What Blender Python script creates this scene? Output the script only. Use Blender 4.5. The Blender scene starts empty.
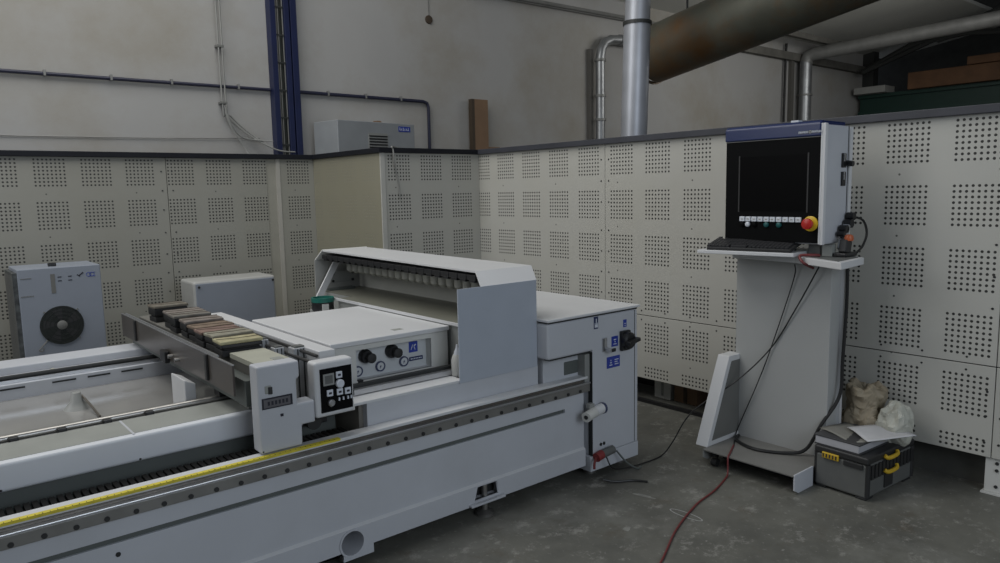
import bpy, bmesh, math, random
from mathutils import Vector, Matrix
random.seed(7)
SC = bpy.context.scene
COL = SC.collection
R = math.radians

# ------------------------------------------------------------------ materials
def mat(name, col, rough=.5, metal=0., noise=.06, scale=8., bump=0., spec=.5, dark=None, dscale=1.5, damt=.5, coat=0., emit=None):
    m = bpy.data.materials.new(name); m.use_nodes = True
    nt = m.node_tree; N = nt.nodes; L = nt.links
    b = N['Principled BSDF']
    b.inputs['Roughness'].default_value = rough
    b.inputs['Metallic'].default_value = metal
    b.inputs['Specular IOR Level'].default_value = spec
    b.inputs['Coat Weight'].default_value = coat
    tc = N.new('ShaderNodeNewGeometry')
    nz = N.new('ShaderNodeTexNoise'); nz.inputs['Scale'].default_value = scale; nz.inputs['Detail'].default_value = 5
    L.new(tc.outputs['Position'], nz.inputs['Vector'])
    rp = N.new('ShaderNodeMapRange')
    rp.inputs['From Min'].default_value = .25; rp.inputs['From Max'].default_value = .75
    rp.inputs['To Min'].default_value = 1 - noise; rp.inputs['To Max'].default_value = 1 + noise
    L.new(nz.outputs['Fac'], rp.inputs['Value'])
    mx = N.new('ShaderNodeMix'); mx.data_type = 'RGBA'; mx.blend_type = 'MULTIPLY'; mx.inputs['Factor'].default_value = 1
    mx.inputs['A'].default_value = (*col, 1)
    L.new(rp.outputs['Result'], mx.inputs['B'])
    out = mx.outputs['Result']
    if dark is not None:
        n2 = N.new('ShaderNodeTexNoise'); n2.inputs['Scale'].default_value = dscale; n2.inputs['Detail'].default_value = 8; n2.inputs['Roughness'].default_value = .65
        L.new(tc.outputs['Position'], n2.inputs['Vector'])
        r2 = N.new('ShaderNodeMapRange'); r2.inputs['From Min'].default_value = .45; r2.inputs['From Max'].default_value = .7; r2.inputs['To Max'].default_value = damt
        L.new(n2.outputs['Fac'], r2.inputs['Value'])
        m2 = N.new('ShaderNodeMix'); m2.data_type = 'RGBA'
        L.new(r2.outputs['Result'], m2.inputs['Factor']); L.new(out, m2.inputs['A']); m2.inputs['B'].default_value = (*dark, 1)
        out = m2.outputs['Result']
    L.new(out, b.inputs['Base Color'])
    if bump:
        bp = N.new('ShaderNodeBump'); bp.inputs['Strength'].default_value = bump; bp.inputs['Distance'].default_value = .01
        L.new(nz.outputs['Fac'], bp.inputs['Height']); L.new(bp.outputs['Normal'], b.inputs['Normal'])
    if emit:
        b.inputs['Emission Color'].default_value = (*col, 1); b.inputs['Emission Strength'].default_value = emit
    return m

def perf_mat(name, axis, sgn, u0, pu, v0, pv, col, cut_lo=None, hcol=(.028, .027, .024)):
    """sheet metal perforated with 8 x 8 hole squares; u runs along world axis, v downwards"""
    m = mat(name, col, rough=.55, noise=.05, scale=2.2, dark=(col[0]*.72, col[1]*.7, col[2]*.62), dscale=1.1, damt=.35)
    nt = m.node_tree; N = nt.nodes; L = nt.links; b = N['Principled BSDF']
    geo = N.new('ShaderNodeNewGeometry'); sp = N.new('ShaderNodeSeparateXYZ'); L.new(geo.outputs['Position'], sp.inputs[0])
    def M(op, a, c=None):
        n = N.new('ShaderNodeMath'); n.operation = op
        for i, v in enumerate((a, c)):
            if v is None: continue
            if isinstance(v, (int, float)): n.inputs[i].default_value = v
            else: L.new(v, n.inputs[i])
        return n.outputs[0]
    H = .0266
    def axis_nodes(src, s, o, p):
        q = M('MULTIPLY', M('SUBTRACT', src, o), s)
        fr = M('MULTIPLY', M('FLOORED_MODULO', M('DIVIDE', q, p), 1.), p)
        inb = M('LESS_THAN', fr, 8*H)
        h = M('SUBTRACT', M('FRACT', M('DIVIDE', fr, H)), .5)
        return q, fr, inb, h
    qu, fu, iu, hu = axis_nodes(sp.outputs[axis], sgn, u0, pu)
    qv, fv, iv, hv = axis_nodes(sp.outputs[2], -1., v0, pv)
    r = M('SQRT', M('ADD', M('MULTIPLY', hu, hu), M('MULTIPLY', hv, hv)))
    hole = M('MULTIPLY', M('MULTIPLY', M('LESS_THAN', r, .255), iu), iv)
    if cut_lo is not None:
        hole = M('MULTIPLY', hole, M('GREATER_THAN', sp.outputs[2], cut_lo))
    # fixing screws in the plain bands
    du = M('SUBTRACT', M('MULTIPLY', M('FLOORED_MODULO', M('DIVIDE', M('SUBTRACT', qu, .06), pu*2), 1.), pu*2), .012)
    dv = M('SUBTRACT', fv, (8*H+pv)/2)
    sr = M('SQRT', M('ADD', M('MULTIPLY', du, du), M('MULTIPLY', dv, dv)))
    scr = M('LESS_THAN', sr, .0055)
    tot = M('MAXIMUM', hole, M('MULTIPLY', scr, .8))
    old = b.inputs['Base Color'].links[0].from_socket
    mx = N.new('ShaderNodeMix'); mx.data_type = 'RGBA'
    L.new(tot, mx.inputs['Factor']); L.new(old, mx.inputs['A']); mx.inputs['B'].default_value = (*hcol, 1)
    L.new(mx.outputs['Result'], b.inputs['Base Color'])
    bp = N.new('ShaderNodeBump'); bp.invert = True; bp.inputs['Strength'].default_value = .5; bp.inputs['Distance'].default_value = .004
    L.new(hole, bp.inputs['Height']); L.new(bp.outputs['Normal'], b.inputs['Normal'])
    return m

CREAM = (.48, .472, .43)
CREAM_SHADED = (.29, .286, .252)  # the same cream made darker; the left screen's weaker light painted in
M_ = {}
M_['white'] = mat('white_machine_paint', (.50, .515, .545), .42, noise=.04, scale=3, dark=(.40, .41, .42), dscale=2.2, damt=.35)
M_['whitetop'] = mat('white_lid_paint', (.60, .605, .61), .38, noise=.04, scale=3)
M_['warmwhite'] = mat('warm_white_paint', (.56, .56, .53), .45, noise=.04)
M_['chill'] = mat('blue_white_sheet', (.40, .435, .49), .45, noise=.03)
M_['unitblue'] = mat('unit_blue_white', (.25, .275, .32), .45, noise=.03)
M_['column'] = mat('column_paint', (.39, .395, .385), .45, noise=.04, scale=3)
M_['grey'] = mat('grey_sheet', (.27, .275, .26), .45)
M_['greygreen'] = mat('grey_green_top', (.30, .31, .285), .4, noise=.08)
M_['basegreen'] = mat('base_shaded_top', (.16, .16, .13), .45, noise=.08)  # shade under the hood put into the grey-green colour
M_['dark'] = mat('dark_interior', (.02, .022, .022), .6)
M_['darkgreen_in'] = mat('dark_green_interior', (.10, .112, .105), .5)
M_['black'] = mat('black_plastic', (.012, .012, .013), .4)
M_['rubber'] = mat('black_rubber', (.02, .02, .02), .7)
M_['chain'] = mat('energy_chain_black', (.009, .009, .009), .7, spec=.15)
M_['steel'] = mat('ground_steel', (.33, .32, .30), .32, metal=.85, noise=.12, scale=20)
M_['oilsteel'] = mat('oiled_brown_steel', (.16, .145, .125), .35, metal=.6, noise=.2, scale=14)
M_['chrome'] = mat('chrome', (.50, .51, .53), .3, metal=.9)
M_['alu'] = mat('aluminium', (.55, .56, .58), .33, metal=.9)
M_['galv'] = mat('galvanised_duct', (.46, .475, .51), .42, metal=.5, noise=.12, scale=5)
M_['pipe'] = mat('galvanised_pipe', (.30, .31, .315), .38, metal=.65, noise=.15, scale=9)
M_['dullpipe'] = mat('dull_grey_pipe', (.22, .22, .21), .5, metal=.3, noise=.15)
M_['rust'] = mat('rusty_duct', (.11, .11, .085), .45, metal=.3, noise=.3, scale=3, dark=(.17, .085, .03), dscale=1.6, damt=1.)
M_['pan'] = mat('polished_tray_sheet', (.33, .325, .31), .13, metal=.25, noise=.07, scale=4)
M_['plexi'] = mat('smoky_steel_plate', (.085, .075, .067), .3, metal=.2, noise=.08)
M_['yellow'] = mat('yellow_tape', (.62, .52, .04), .5, noise=.15, scale=40)
M_['yellowlatch'] = mat('yellow_latch', (.55, .36, .02), .45)
M_['yellowbeige'] = mat('yellowed_cover', (.39, .39, .32), .5, noise=.1)
M_['blue'] = mat('blue_sticker', (.02, .045, .30), .4)
M_['bluedark'] = mat('dark_blue_hood', (.008, .019, .085), .3, noise=.05)
M_['bluesteel'] = mat('blue_steel_paint', (.007, .012, .05), .4, noise=.15, scale=5)
M_['conduit'] = mat('dark_blue_conduit', (.016, .018, .04), .5)
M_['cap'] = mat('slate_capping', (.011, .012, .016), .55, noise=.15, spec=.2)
M_['cap_lit'] = mat('slate_capping_lit', (.04, .042, .052), .5, noise=.2, scale=5)  # same slate as the capping, with stronger light put into its colour
M_['plaster'] = mat('dirty_plaster', (.365, .36, .348), .85, noise=.05, scale=1.4, bump=.15, dark=(.265, .24, .19), dscale=.7, damt=.8)
M_['ceiling'] = mat('grey_soffit', (.55, .55, .51), .85, noise=.06, scale=1)
M_['concrete'] = mat('ledge_concrete', (.13, .125, .11), .85, noise=.3, scale=5)
M_['hall'] = mat('dark_hall_end', (.03, .032, .031), .8, noise=.2)
M_['greenbeam'] = mat('dark_green_beam', (.008, .035, .026), .4)
M_['darksteel'] = mat('dark_truss_steel', (.03, .032, .03), .5)
M_['timber'] = mat('brown_timber', (.12, .058, .025), .7, noise=.3, scale=4)
M_['board'] = mat('brown_board', (.19, .115, .065), .7, noise=.15, scale=5)
M_['boarddark'] = mat('dark_board_edge', (.05, .034, .02), .7)
M_['red'] = mat('red_plastic', (.45, .02, .015), .35)
M_['dullred'] = mat('dull_red_plastic', (.22, .03, .03), .5)
M_['fininner'] = mat('fin_inner_grey', (.15, .15, .14), .5)
M_['redcable'] = mat('red_cable', (.15, .025, .025), .5)
M_['blackcable'] = mat('black_cable', (.012, .012, .012), .45)
M_['greycable'] = mat('grey_cable', (.16, .16, .15), .6)
M_['whitecable'] = mat('white_cable', (.25, .25, .235), .6)
M_['estop'] = mat('emergency_yellow', (.65, .42, .02), .4)
M_['key'] = mat('white_key', (.62, .65, .70), .4)
M_['screen'] = mat('dark_screen', (.002, .002, .0022), .4, spec=.06)
M_['facepanel'] = mat('black_panel', (.0035, .0037, .004), .6, spec=.08)
M_['teal'] = mat('teal_plastic', (.01, .13, .10), .4)
M_['tealkey'] = mat('teal_button', (.01, .09, .09), .4)
M_['orange'] = mat('orange_plastic', (.45, .10, .03), .4)
M_['case'] = mat('grey_case', (.115, .118, .112), .5, noise=.12)
M_['caselid'] = mat('case_black', (.022, .022, .022), .5)
M_['paper'] = mat('white_paper', (.50, .50, .51), .8, noise=.08)
M_['paper2'] = mat('grey_paper', (.22, .215, .19), .8, noise=.15)
M_['keys'] = mat('grey_black_keys', (.03, .03, .032), .5)
M_['binder'] = mat('binder_dark', (.05, .05, .052), .5)
M_['pages'] = mat('binder_edge', (.40, .40, .42), .7)
M_['bagbrown'] = mat('tan_bag', (.26, .22, .155), .6, noise=.2, scale=12, bump=.3)
M_['bagwhite'] = mat('white_plastic_bag', (.44, .44, .38), .4, noise=.15, scale=14, bump=.4)
M_['display'] = mat('lcd_display', (.13, .125, .135), .25)
M_['displayframe'] = mat('display_frame', (.015, .015, .025), .4)
M_['gripper'] = mat('pale_gripper', (.33, .33, .295), .6)
M_['gaugeface'] = mat('gauge_face', (.55, .57, .58), .3)
M_['navy'] = mat('navy_ring', (.05, .06, .12), .4)
M_['chalk'] = mat('chalk', (.36, .36, .35), .9)
M_['scuff'] = mat('white_scuff', (.23, .23, .21), .9, noise=.3, scale=30)
M_['fins'] = mat('condenser_fins', (.06, .065, .065), .5, noise=.8, scale=30)
M_['fan'] = mat('fan_black', (.01, .013, .01), .5)
M_['lamp'] = mat('lamp_housing', (.6, .6, .6), .5)

def floor_mat():
    m = mat('stained_concrete', (.125, .124, .106), .62, noise=.18, scale=6, bump=.15, dark=(.062, .062, .055), dscale=1.3, damt=.9)
    nt = m.node_tree; N = nt.nodes; L = nt.links; b = N['Principled BSDF']
    old = b.inputs['Base Color'].links[0].from_socket
    g = N.new('ShaderNodeNewGeometry')
    def layer(old, scale, lo, hi, amt, col, rough=.7):
        n = N.new('ShaderNodeTexNoise'); n.inputs['Scale'].default_value = scale; n.inputs['Detail'].default_value = 9; n.inputs['Roughness'].default_value = rough
        L.new(g.outputs['Position'], n.inputs['Vector'])
        r = N.new('ShaderNodeMapRange'); r.inputs['From Min'].default_value = lo; r.inputs['From Max'].default_value = hi; r.inputs['To Max'].default_value = amt
        L.new(n.outputs['Fac'], r.inputs['Value'])
        x = N.new('ShaderNodeMix'); x.data_type = 'RGBA'
        L.new(r.outputs['Result'], x.inputs['Factor']); L.new(old, x.inputs['A']); x.inputs['B'].default_value = (*col, 1)
        return x.outputs['Result']
    o = layer(old, 2.3, .50, .68, .6, (.20, .20, .18))
    o = layer(o, 7, .545, .63, .8, (.27, .265, .24), .8)
    o = layer(o, 34, .62, .70, .7, (.30, .295, .27), .6)
    o = layer(o, 5, .56, .70, .65, (.085, .068, .048), .75)
    L.new(o, b.inputs['Base Color'])
    rr = N.new('ShaderNodeTexNoise'); rr.inputs['Scale'].default_value = 1.7; L.new(g.outputs['Position'], rr.inputs['Vector'])
    r = N.new('ShaderNodeMapRange'); r.inputs['To Min'].default_value = .38; r.inputs['To Max'].default_value = .8
    L.new(rr.outputs['Fac'], r.inputs['Value']); L.new(r.outputs['Result'], b.inputs['Roughness'])
    return m
M_['floor'] = floor_mat()
VU, PV = 1.785 + .0133, .3095
M_['perf_right'] = perf_mat('perforated_right', 1, -1., 1.6565 + .0133, .3115, VU, PV, CREAM)
M_['perf_right_low'] = perf_mat('perforated_right_low', 1, -1., 1.6565 + .0133, .3115, .563 + .0133, .305, CREAM, .192)
M_['perf_left'] = perf_mat('perforated_left', 0, 1., .839 - .0133, .3015, VU, PV, CREAM_SHADED)
M_['perf_left_strip'] = perf_mat('perforated_left_strip', 0, 1., 2.739 - .0133, .3015, VU, PV, CREAM_SHADED)
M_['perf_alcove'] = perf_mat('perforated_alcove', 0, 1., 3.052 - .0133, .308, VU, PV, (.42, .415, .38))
M_['perf_return'] = perf_mat('perforated_return', 1, -1., 5.95, .3115, VU, PV, (.265, .252, .188), None, (.24, .23, .18))  # corner shade and glare over the holes put into the cream's colours

# ------------------------------------------------------------------ mesh builder
class B:
    def __init__(s): s.bm = bmesh.new()
    def box(s, x0, x1, y0, y1, z0, z1, rz=0, c=None, rx=0, ry=0):
        vs = [s.bm.verts.new((x, y, z)) for z in (z0, z1) for y in (y0, y1) for x in (x0, x1)]
        for f in ((0, 2, 3, 1), (4, 5, 7, 6), (0, 1, 5, 4), (2, 6, 7, 3), (0, 4, 6, 2), (1, 3, 7, 5)):
            s.bm.faces.new([vs[i] for i in f])
        if rz or rx or ry:
            c = Vector(c) if c else Vector(((x0+x1)/2, (y0+y1)/2, (z0+z1)/2))
            m = Matrix.Rotation(rz, 3, 'Z') @ Matrix.Rotation(ry, 3, 'Y') @ Matrix.Rotation(rx, 3, 'X')
            for v in vs: v.co = c + m @ (v.co - c)
        return s
    def prism(s, pts, axis, a0, a1):
        """pts: 2D outline in the two other axes (order xyz minus axis); extruded from a0 to a1"""
        def P(p, a):
            l = list(p); l.insert(axis, a); return l
        v0 = [s.bm.verts.new(P(p, a0)) for p in pts]; v1 = [s.bm.verts.new(P(p, a1)) for p in pts]
        n = len(pts)
        s.bm.faces.new(v0); s.bm.faces.new(v1[::-1])
        for i in range(n): s.bm.faces.new((v0[i], v1[i], v1[(i+1) % n], v0[(i+1) % n]))
        return s
    def tube(s, pts, r, seg=8, smooth=0, cap=True, rs=None):
        P = [Vector(p) for p in pts]
        if smooth and len(P) > 2:
            Q = []
            for i in range(len(P)-1):
                p0 = P[max(i-1, 0)]; p1 = P[i]; p2 = P[i+1]; p3 = P[min(i+2, len(P)-1)]
                for k in range(smooth):
                    t = k/smooth
                    Q.append(.5*((2*p1)+(p2-p0)*t+(2*p0-5*p1+4*p2-p3)*t*t+(3*p1-p0-3*p2+p3)*t**3))
            Q.append(P[-1]); P = Q
        T = []
        for i in range(len(P)):
            d = (P[min(i+1, len(P)-1)]-P[max(i-1, 0)])
            T.append(d.normalized() if d.length > 1e-9 else Vector((0, 0, 1)))
        up = Vector((0, 0, 1)) if abs(T[0].z) < .9 else Vector((1, 0, 0))
        u = T[0].cross(up).normalized(); rings = []
        for i, p in enumerate(P):
            u = (u - T[i]*u.dot(T[i])); u.normalize(); w = T[i].cross(u)
            rr = rs[i] if rs else r
            rings.append([s.bm.verts.new(p + (u*math.cos(a)+w*math.sin(a))*rr) for a in [2*math.pi*k/seg for k in range(seg)]])
        for i in range(len(P)-1):
            for k in range(seg):
                s.bm.faces.new((rings[i][k], rings[i][(k+1) % seg], rings[i+1][(k+1) % seg], rings[i+1][k]))
        if cap:
            s.bm.faces.new(rings[0][::-1]); s.bm.faces.new(rings[-1])
        return s
    def cyl(s, p0, p1, r, seg=20, r2=None):
        return s.tube([p0, p1], r, seg, rs=[r, r if r2 is None else r2])
    def ring(s, c, axis, r0, r1, h, seg=28):
        """flat annulus of thickness h starting at c, along +axis"""
        def P(a, r, k):
            l = [math.cos(a)*r, math.sin(a)*r]; l.insert(axis, k); return Vector(c)+Vector(l)
        A = [2*math.pi*i/seg for i in range(seg)]
        V = [[s.bm.verts.new(P(a, r, k)) for a in A] for r, k in ((r0, 0), (r1, 0), (r1, h), (r0, h))]
        for q in range(4):
            for i in range(seg):
                s.bm.faces.new((V[q][i], V[q][(i+1) % seg], V[(q+1) % 4][(i+1) % seg], V[(q+1) % 4][i]))
        return s
    def quad(s, *p):
        s.bm.faces.new([s.bm.verts.new(q) for q in p]); return s
    def lathe(s, c, prof, seg=24, axis=2):
        rings = []
        for r, h in prof:
            rg = []
            for i in range(seg):
                a = 2*math.pi*i/seg; l = [math.cos(a)*r, math.sin(a)*r]; l.insert(axis, h)
                rg.append(s.bm.verts.new(Vector(c)+Vector(l)))
            rings.append(rg)
        for i in range(len(rings)-1):
            for k in range(seg): s.bm.faces.new((rings[i][k], rings[i][(k+1) % seg], rings[i+1][(k+1) % seg], rings[i+1][k]))
        s.bm.faces.new(rings[0][::-1]); s.bm.faces.new(rings[-1]); return s
    def build(s, name, m, parent=None, bevel=0, smooth=False, seg=2, local=False):
        bm = s.bm
        if parent is not None and not local:
            chain = []; p = parent
            while p is not None: chain.append(p); p = p.parent
            W = Matrix()
            for q in reversed(chain): W = W @ Matrix.LocRotScale(q.location, q.rotation_euler, q.scale)
            bmesh.ops.transform(bm, matrix=W.inverted(), verts=bm.verts)
        bmesh.ops.recalc_face_normals(bm, faces=bm.faces)
        me = bpy.data.meshes.new(name); bm.to_mesh(me); bm.free()
        o = bpy.data.objects.new(name, me); COL.objects.link(o)
        me.materials.append(M_[m] if isinstance(m, str) else m)
        if smooth:
            for p in me.polygons: p.use_smooth = True
            me.set_sharp_from_angle(angle=R(40)) if hasattr(me, 'set_sharp_from_angle') else None
        if bevel:
            md = o.modifiers.new('bevel', 'BEVEL'); md.width = bevel; md.segments = seg; md.limit_method = 'ANGLE'; md.angle_limit = R(40)
            md.harden_normals = False
        if parent is not None: o.parent = parent
        return o

def plate2d(name, outlines, y, th, m, parent, plane='XZ', bevel=0):
    """flat plate with holes: outlines are 2D loops; front face at y, thickness th going +y"""
    cu = bpy.data.curves.new(name, 'CURVE'); cu.dimensions = '2D'; cu.fill_mode = 'BOTH'; cu.extrude = th/2
    for ol in outlines:
        sp = cu.splines.new('POLY'); sp.points.add(len(ol)-1)
        for p, q in zip(sp.points, ol): p.co = (q[0], q[1], 0, 1)
        sp.use_cyclic_u = True
    t = bpy.data.objects.new('tmp', cu); COL.objects.link(t)
    dg = bpy.context.evaluated_depsgraph_get(); me = bpy.data.meshes.new_from_object(t.evaluated_get(dg))
    bm = bmesh.new(); bm.from_mesh(me)
    for v in bm.verts:
        a, b_, c = v.co
        v.co = (a, y + th/2 + c, b_)
    bpy.data.objects.remove(t); bpy.data.curves.remove(cu); bpy.data.meshes.remove(me)
    b = B(); b.bm.free(); b.bm = bm
    bmesh.ops.remove_doubles(bm, verts=bm.verts, dist=1e-5)
    return b.build(name, m, parent, bevel)

def circ(cx, cz, r, n=32): return [(cx+r*math.cos(2*math.pi*i/n), cz+r*math.sin(2*math.pi*i/n)) for i in range(n)]

def tag(o, label, cat, group=None, kind=None):
    o['label'] = label; o['category'] = cat
    if group: o['group'] = group
    if kind: o['kind'] = kind
    return o
def thing(name, label, cat, loc=(0, 0, 0), rz=0, group=None):
    o = bpy.data.objects.new(name, None); COL.objects.link(o); o.empty_display_size = .1
    o.location = loc; o.rotation_euler = (0, 0, rz)
    return tag(o, label, cat, group)
def struct(o, label=None, cat=None):
    o['kind'] = 'structure'
    if label: o['label'] = label
    if cat: o['category'] = cat
    return o

# ------------------------------------------------------------------ camera (level-surveyed: eye 1.5 m above the floor)
YAW, PITCH, ROLL, F = R(39.57293611), R(7.07596164), R(-1.18316613), 735.962552951202
f = Vector((math.sin(YAW)*math.cos(PITCH), math.cos(YAW)*math.cos(PITCH), -math.sin(PITCH)))
r = Vector((math.cos(YAW), -math.sin(YAW), 0)); u = r.cross(f)
r2 = r*math.cos(ROLL)+u*math.sin(ROLL); u2 = -r*math.sin(ROLL)+u*math.cos(ROLL)
cam = bpy.data.cameras.new('camera'); co = bpy.data.objects.new('camera', cam); COL.objects.link(co)
cam.sensor_width = 36; cam.sensor_fit = 'HORIZONTAL'; cam.lens = F*36/1000; cam.clip_start = .05; cam.clip_end = 100
mw = Matrix((r2, u2, -f)).transposed().to_4x4(); mw.translation = (0, 0, 1.5); co.matrix_world = mw
SC.camera = co

# ================================================================== THE SETTING
YW = 6.5
struct(B().box(-6, 16, -6, YW+.2, -.12, 0).build('floor', 'floor'), 'dark stained concrete workshop floor', 'floor')
struct(B().box(-6, 14.4, YW, YW+.2, 0, 6.2).build('wall_back', 'plaster'), 'dirty white plaster wall of the hall behind the perforated screens', 'wall')
struct(B().box(15.2, 15.4, -6, YW+.2, 0, 7).build('wall_right', 'hall'), 'dark far end wall of the hall', 'wall')
ce = B().prism([(YW, 3.86), (4.35, 4.187), (4.35, 4.24), (YW, 3.91)], 0, 6.3, 15.2)
struct(B().box(4.5, 15.2, -4, YW, 6.6, 6.7).build('trim_10', 'hall'), 'dark upper roof void', 'roof')
struct(ce.build('ceiling', 'ceiling'), 'grey sloping underside of the hall roof', 'ceiling')
struct(B().box(7.6, 14.4, YW-.10, YW+.01, 3.50, 3.62).build('trim_1', 'concrete'), 'rough dark concrete ledge along the top of the plaster wall', 'ledge')

# perforated screens
def screen(name, label): return struct(bpy.data.objects.new(name, None), label, 'wall')
def screen_new(name, label, loc):
    o = bpy.data.objects.new(name, None); COL.objects.link(o); o.location = loc
    return struct(o, label, 'wall')
W = 3.95
sr = screen_new('wall_screen_right', 'cream perforated metal screen wall behind the control console', (W, 3, 0))
for y0, y1 in ((.30, 1.122), (1.126, 3.583), (3.586, 5.04)):
    B().box(W, W+.012, y0, y1, .626, 1.81).build('upper_panel', 'perf_right', sr, .002)
    B().box(W, W+.012, y0, y1, .181, .621).build('lower_panel', 'perf_right_low', sr, .002)
B().box(W+.013, W+.09, .32, 5.03, .20, 1.80).build('core_board', 'dark', sr)
rv = B()
for y in [1.25+.2*i for i in range(19)]:
    for z in (.655, .592): rv.cyl((W-.002, y, z), (W+.003, y, z), .0055, 8)
for y in (3.62, 3.55, 1.155, 1.095):
    for z in (.25, .38, .5, .75, .9, 1.05, 1.2, 1.4, 1.55, 1.7): rv.cyl((W-.002, y, z), (W+.003, y, z), .006, 8)
rv.build('rivet_rows', 'caselid', sr)
struct(B().box(W-.03, W+.11, .3, 5.10, 1.806, 1.846).build('trim_2', 'cap_lit', None, .003), 'dark slate capping rail on top of the right screen', 'capping')

sl = screen_new('wall_screen_left', 'cream perforated metal screen wall behind the fan unit', (1, 6.2, 0))
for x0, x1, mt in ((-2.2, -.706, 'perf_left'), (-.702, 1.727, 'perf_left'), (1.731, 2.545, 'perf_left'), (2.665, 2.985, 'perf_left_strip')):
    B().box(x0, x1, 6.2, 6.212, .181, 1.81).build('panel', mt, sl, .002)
B().box(-2.2, 2.97, 6.213, 6.27, .20, 1.80).build('core_board', 'dark', sl)
B().box(2.546, 2.664, 6.206, 6.2125, .1, 1.81).build('recess_strip', mat('recess_strip', (.31, .30, .255), .6), sl)
B().box(2.63, 2.664, 6.195, 6.24, .1, 1.808).build('edge_angle', mat('edge_angle', (.40, .385, .345), .5), sl)
rv = B()
for x in (1.69, 1.77):
    for z in (.4, .55, .75, .9, 1.05, 1.22, 1.4, 1.55, 1.7): rv.cyl((x, 6.197, z), (x, 6.202, z), .006, 8)
rv.build('rivet_rows', 'caselid', sl)
struct(B().box(-2.2, 3.0, 6.17, 6.30, 1.806, 1.846).build('trim_3', 'cap', None, .003), 'dark capping rail on top of the left screen', 'capping')

sn = screen_new('wall_screen_return', 'shaded perforated return of the screen wall in the corner', (2.98, 5.6, 0))
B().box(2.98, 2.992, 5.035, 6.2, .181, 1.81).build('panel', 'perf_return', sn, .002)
B().box(2.993, 3.03, 5.05, 6.2, .2, 1.80).build('core_board', 'dark', sn)
B().box(2.975, 3.012, 5.02, 5.034, .1, 1.81).build('corner_angle', mat('corner_angle', (.46, .455, .42), .5), sn)
struct(B().box(2.955, 3.06, 5.11, 6.2, 1.806, 1.846).build('trim_4', 'cap', None, .003), 'dark capping rail on top of the return screen', 'capping')
sa = screen_new('wall_screen_alcove', 'short cream perforated screen wall between return and right screen', (3.5, 5.08, 0))
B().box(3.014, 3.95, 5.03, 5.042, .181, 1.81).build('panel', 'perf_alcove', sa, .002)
B().box(3.014, 3.95, 5.043, 5.10, .2, 1.80).build('core_board', 'dark', sa)
struct(B().box(2.955, 4.05, 5.005, 5.11, 1.806, 1.846).build('trim_5', 'cap', None, .003), 'dark capping rail on top of the alcove screen', 'capping')
# below the right screen
struct(B().box(4.07, 4.10, .3, 2.4, 0, .30).build('trim_6', mat('curb_grey', (.085, .085, .075), .8, noise=.2)), 'grey curb board under the right screen', 'curb')
struct(B().box(4.35, 4.37, 2.4, 5.05, 0, .30).build('trim_7', 'dark'), 'dark backing seen through the gap under the right screen', 'backing')
struct(B().box(3.965, 3.995, 2.1, 5.0, 0, .022).build('baseboard_right', 'black'), 'black floor rail under the right screen', 'rail')
struct(B().box(-2, 3.0, 6.3, 6.32, 0, .3).build('baseboard_left', 'dark'), 'dark board under the left screen', 'board')
# end post
po = thing('screen_post', 'white steel post foot showing below the right end of the perforated screen', 'post', (4.01, 1.11, 0))
B().box(3.965, 4.06, 1.03, 1.150, .008, .30).build('upright', 'warmwhite', po, .003)
B().box(3.95, 4.07, 1.02, 1.160, 0, .008).build('foot_plate', 'warmwhite', po)
for z in (.04, .12, .155): B().cyl((3.961, 1.10, z), (3.966, 1.10, z), .008, 10).build('bolt_head', 'caselid', po)
# things stored behind the gap
bx = thing('cardboard_box', 'white carton seen in the dark gap under the right screen', 'box', (4.19, 3.2, 0))
B().box(4.14, 4.30, 3.145, 3.285, 0, .145).build('carton', 'warmwhite', bx, .003); B().box(4.138, 4.142, 3.205, 3.225, 0.02, .146).build('tape', 'grey', bx)
bx = thing('cardboard_box', 'brown carton in the dark gap beside the white carton', 'box', (4.2, 3.0, 0))
B().box(4.15, 4.30, 2.93, 3.12, 0, .15).build('carton', 'board', bx, .003); B().box(4.148, 4.152, 3.01, 3.04, 0.0, .152).build('tape', 'boarddark', bx)

# ================================================================== UPPER WALL THINGS
sc_ = thing('steel_column', 'dark blue steel column with a cable ladder against the back wall', 'column', (2.84, 6.4, 0))
B().box(2.742, 2.792, 6.40, 6.495, 0, 5.5).build('flange', 'bluesteel', sc_, .003)
B().box(2.872, 2.920, 6.40, 6.495, 0, 5.5).build('flange', 'bluesteel', sc_, .003)
B().box(2.932, 2.990, 6.40, 6.495, 0, 5.5).build('flange', 'bluesteel', sc_, .003)
B().box(2.79, 2.98, 6.46, 6.495, 0, 5.5).build('web', mat('column_web', (.03, .034, .028), .6), sc_)
b = B()
for z in [1.7+.24*i for i in range(15)]: b.box(2.793, 2.872, 6.415, 6.425, z, z+.012)
b.build('rung_bars', 'darksteel', sc_)
for x in (2.803, 2.820, 2.862): B().tube([(x, 6.43, 1.2), (x+.004, 6.428, 2.4), (x, 6.43, 5.4)], .006, 6, 6).build('cable_run', 'greycable', sc_, smooth=True)
B().tube([(2.926, 6.43, 1.2), (2.923, 6.428, 2.4), (2.926, 6.43, 5.4)], .005, 6, 6).build('cable_run', 'greycable', sc_, smooth=True)

cd = thing('conduit', 'dark blue conduit running along the back wall and turning down by the white unit', 'pipe', (1, 6.48, 2.43))
B().tube([(-3, 6.475, 2.425)  , (2.74, 6.475, 2.43)], .0145, 8).build('pipe_run', 'conduit', cd, smooth=True)
B().tube([(2.992, 6.475, 2.43), (4.37, 6.475, 2.425), (4.42, 6.475, 2.41), (4.435, 6.475, 2.37), (4.435, 6.475, 1.2)], .0165, 10).build('pipe_run', 'conduit', cd, smooth=True)
for x in (-.35, .1, .55, 1.0, 1.45, 1.9, 2.45, 3.3, 3.7, 4.1):
    B().box(x-.008, x+.008, 6.455, 6.498, 2.412, 2.458).build('clip', 'dullpipe', cd, .002)

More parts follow.
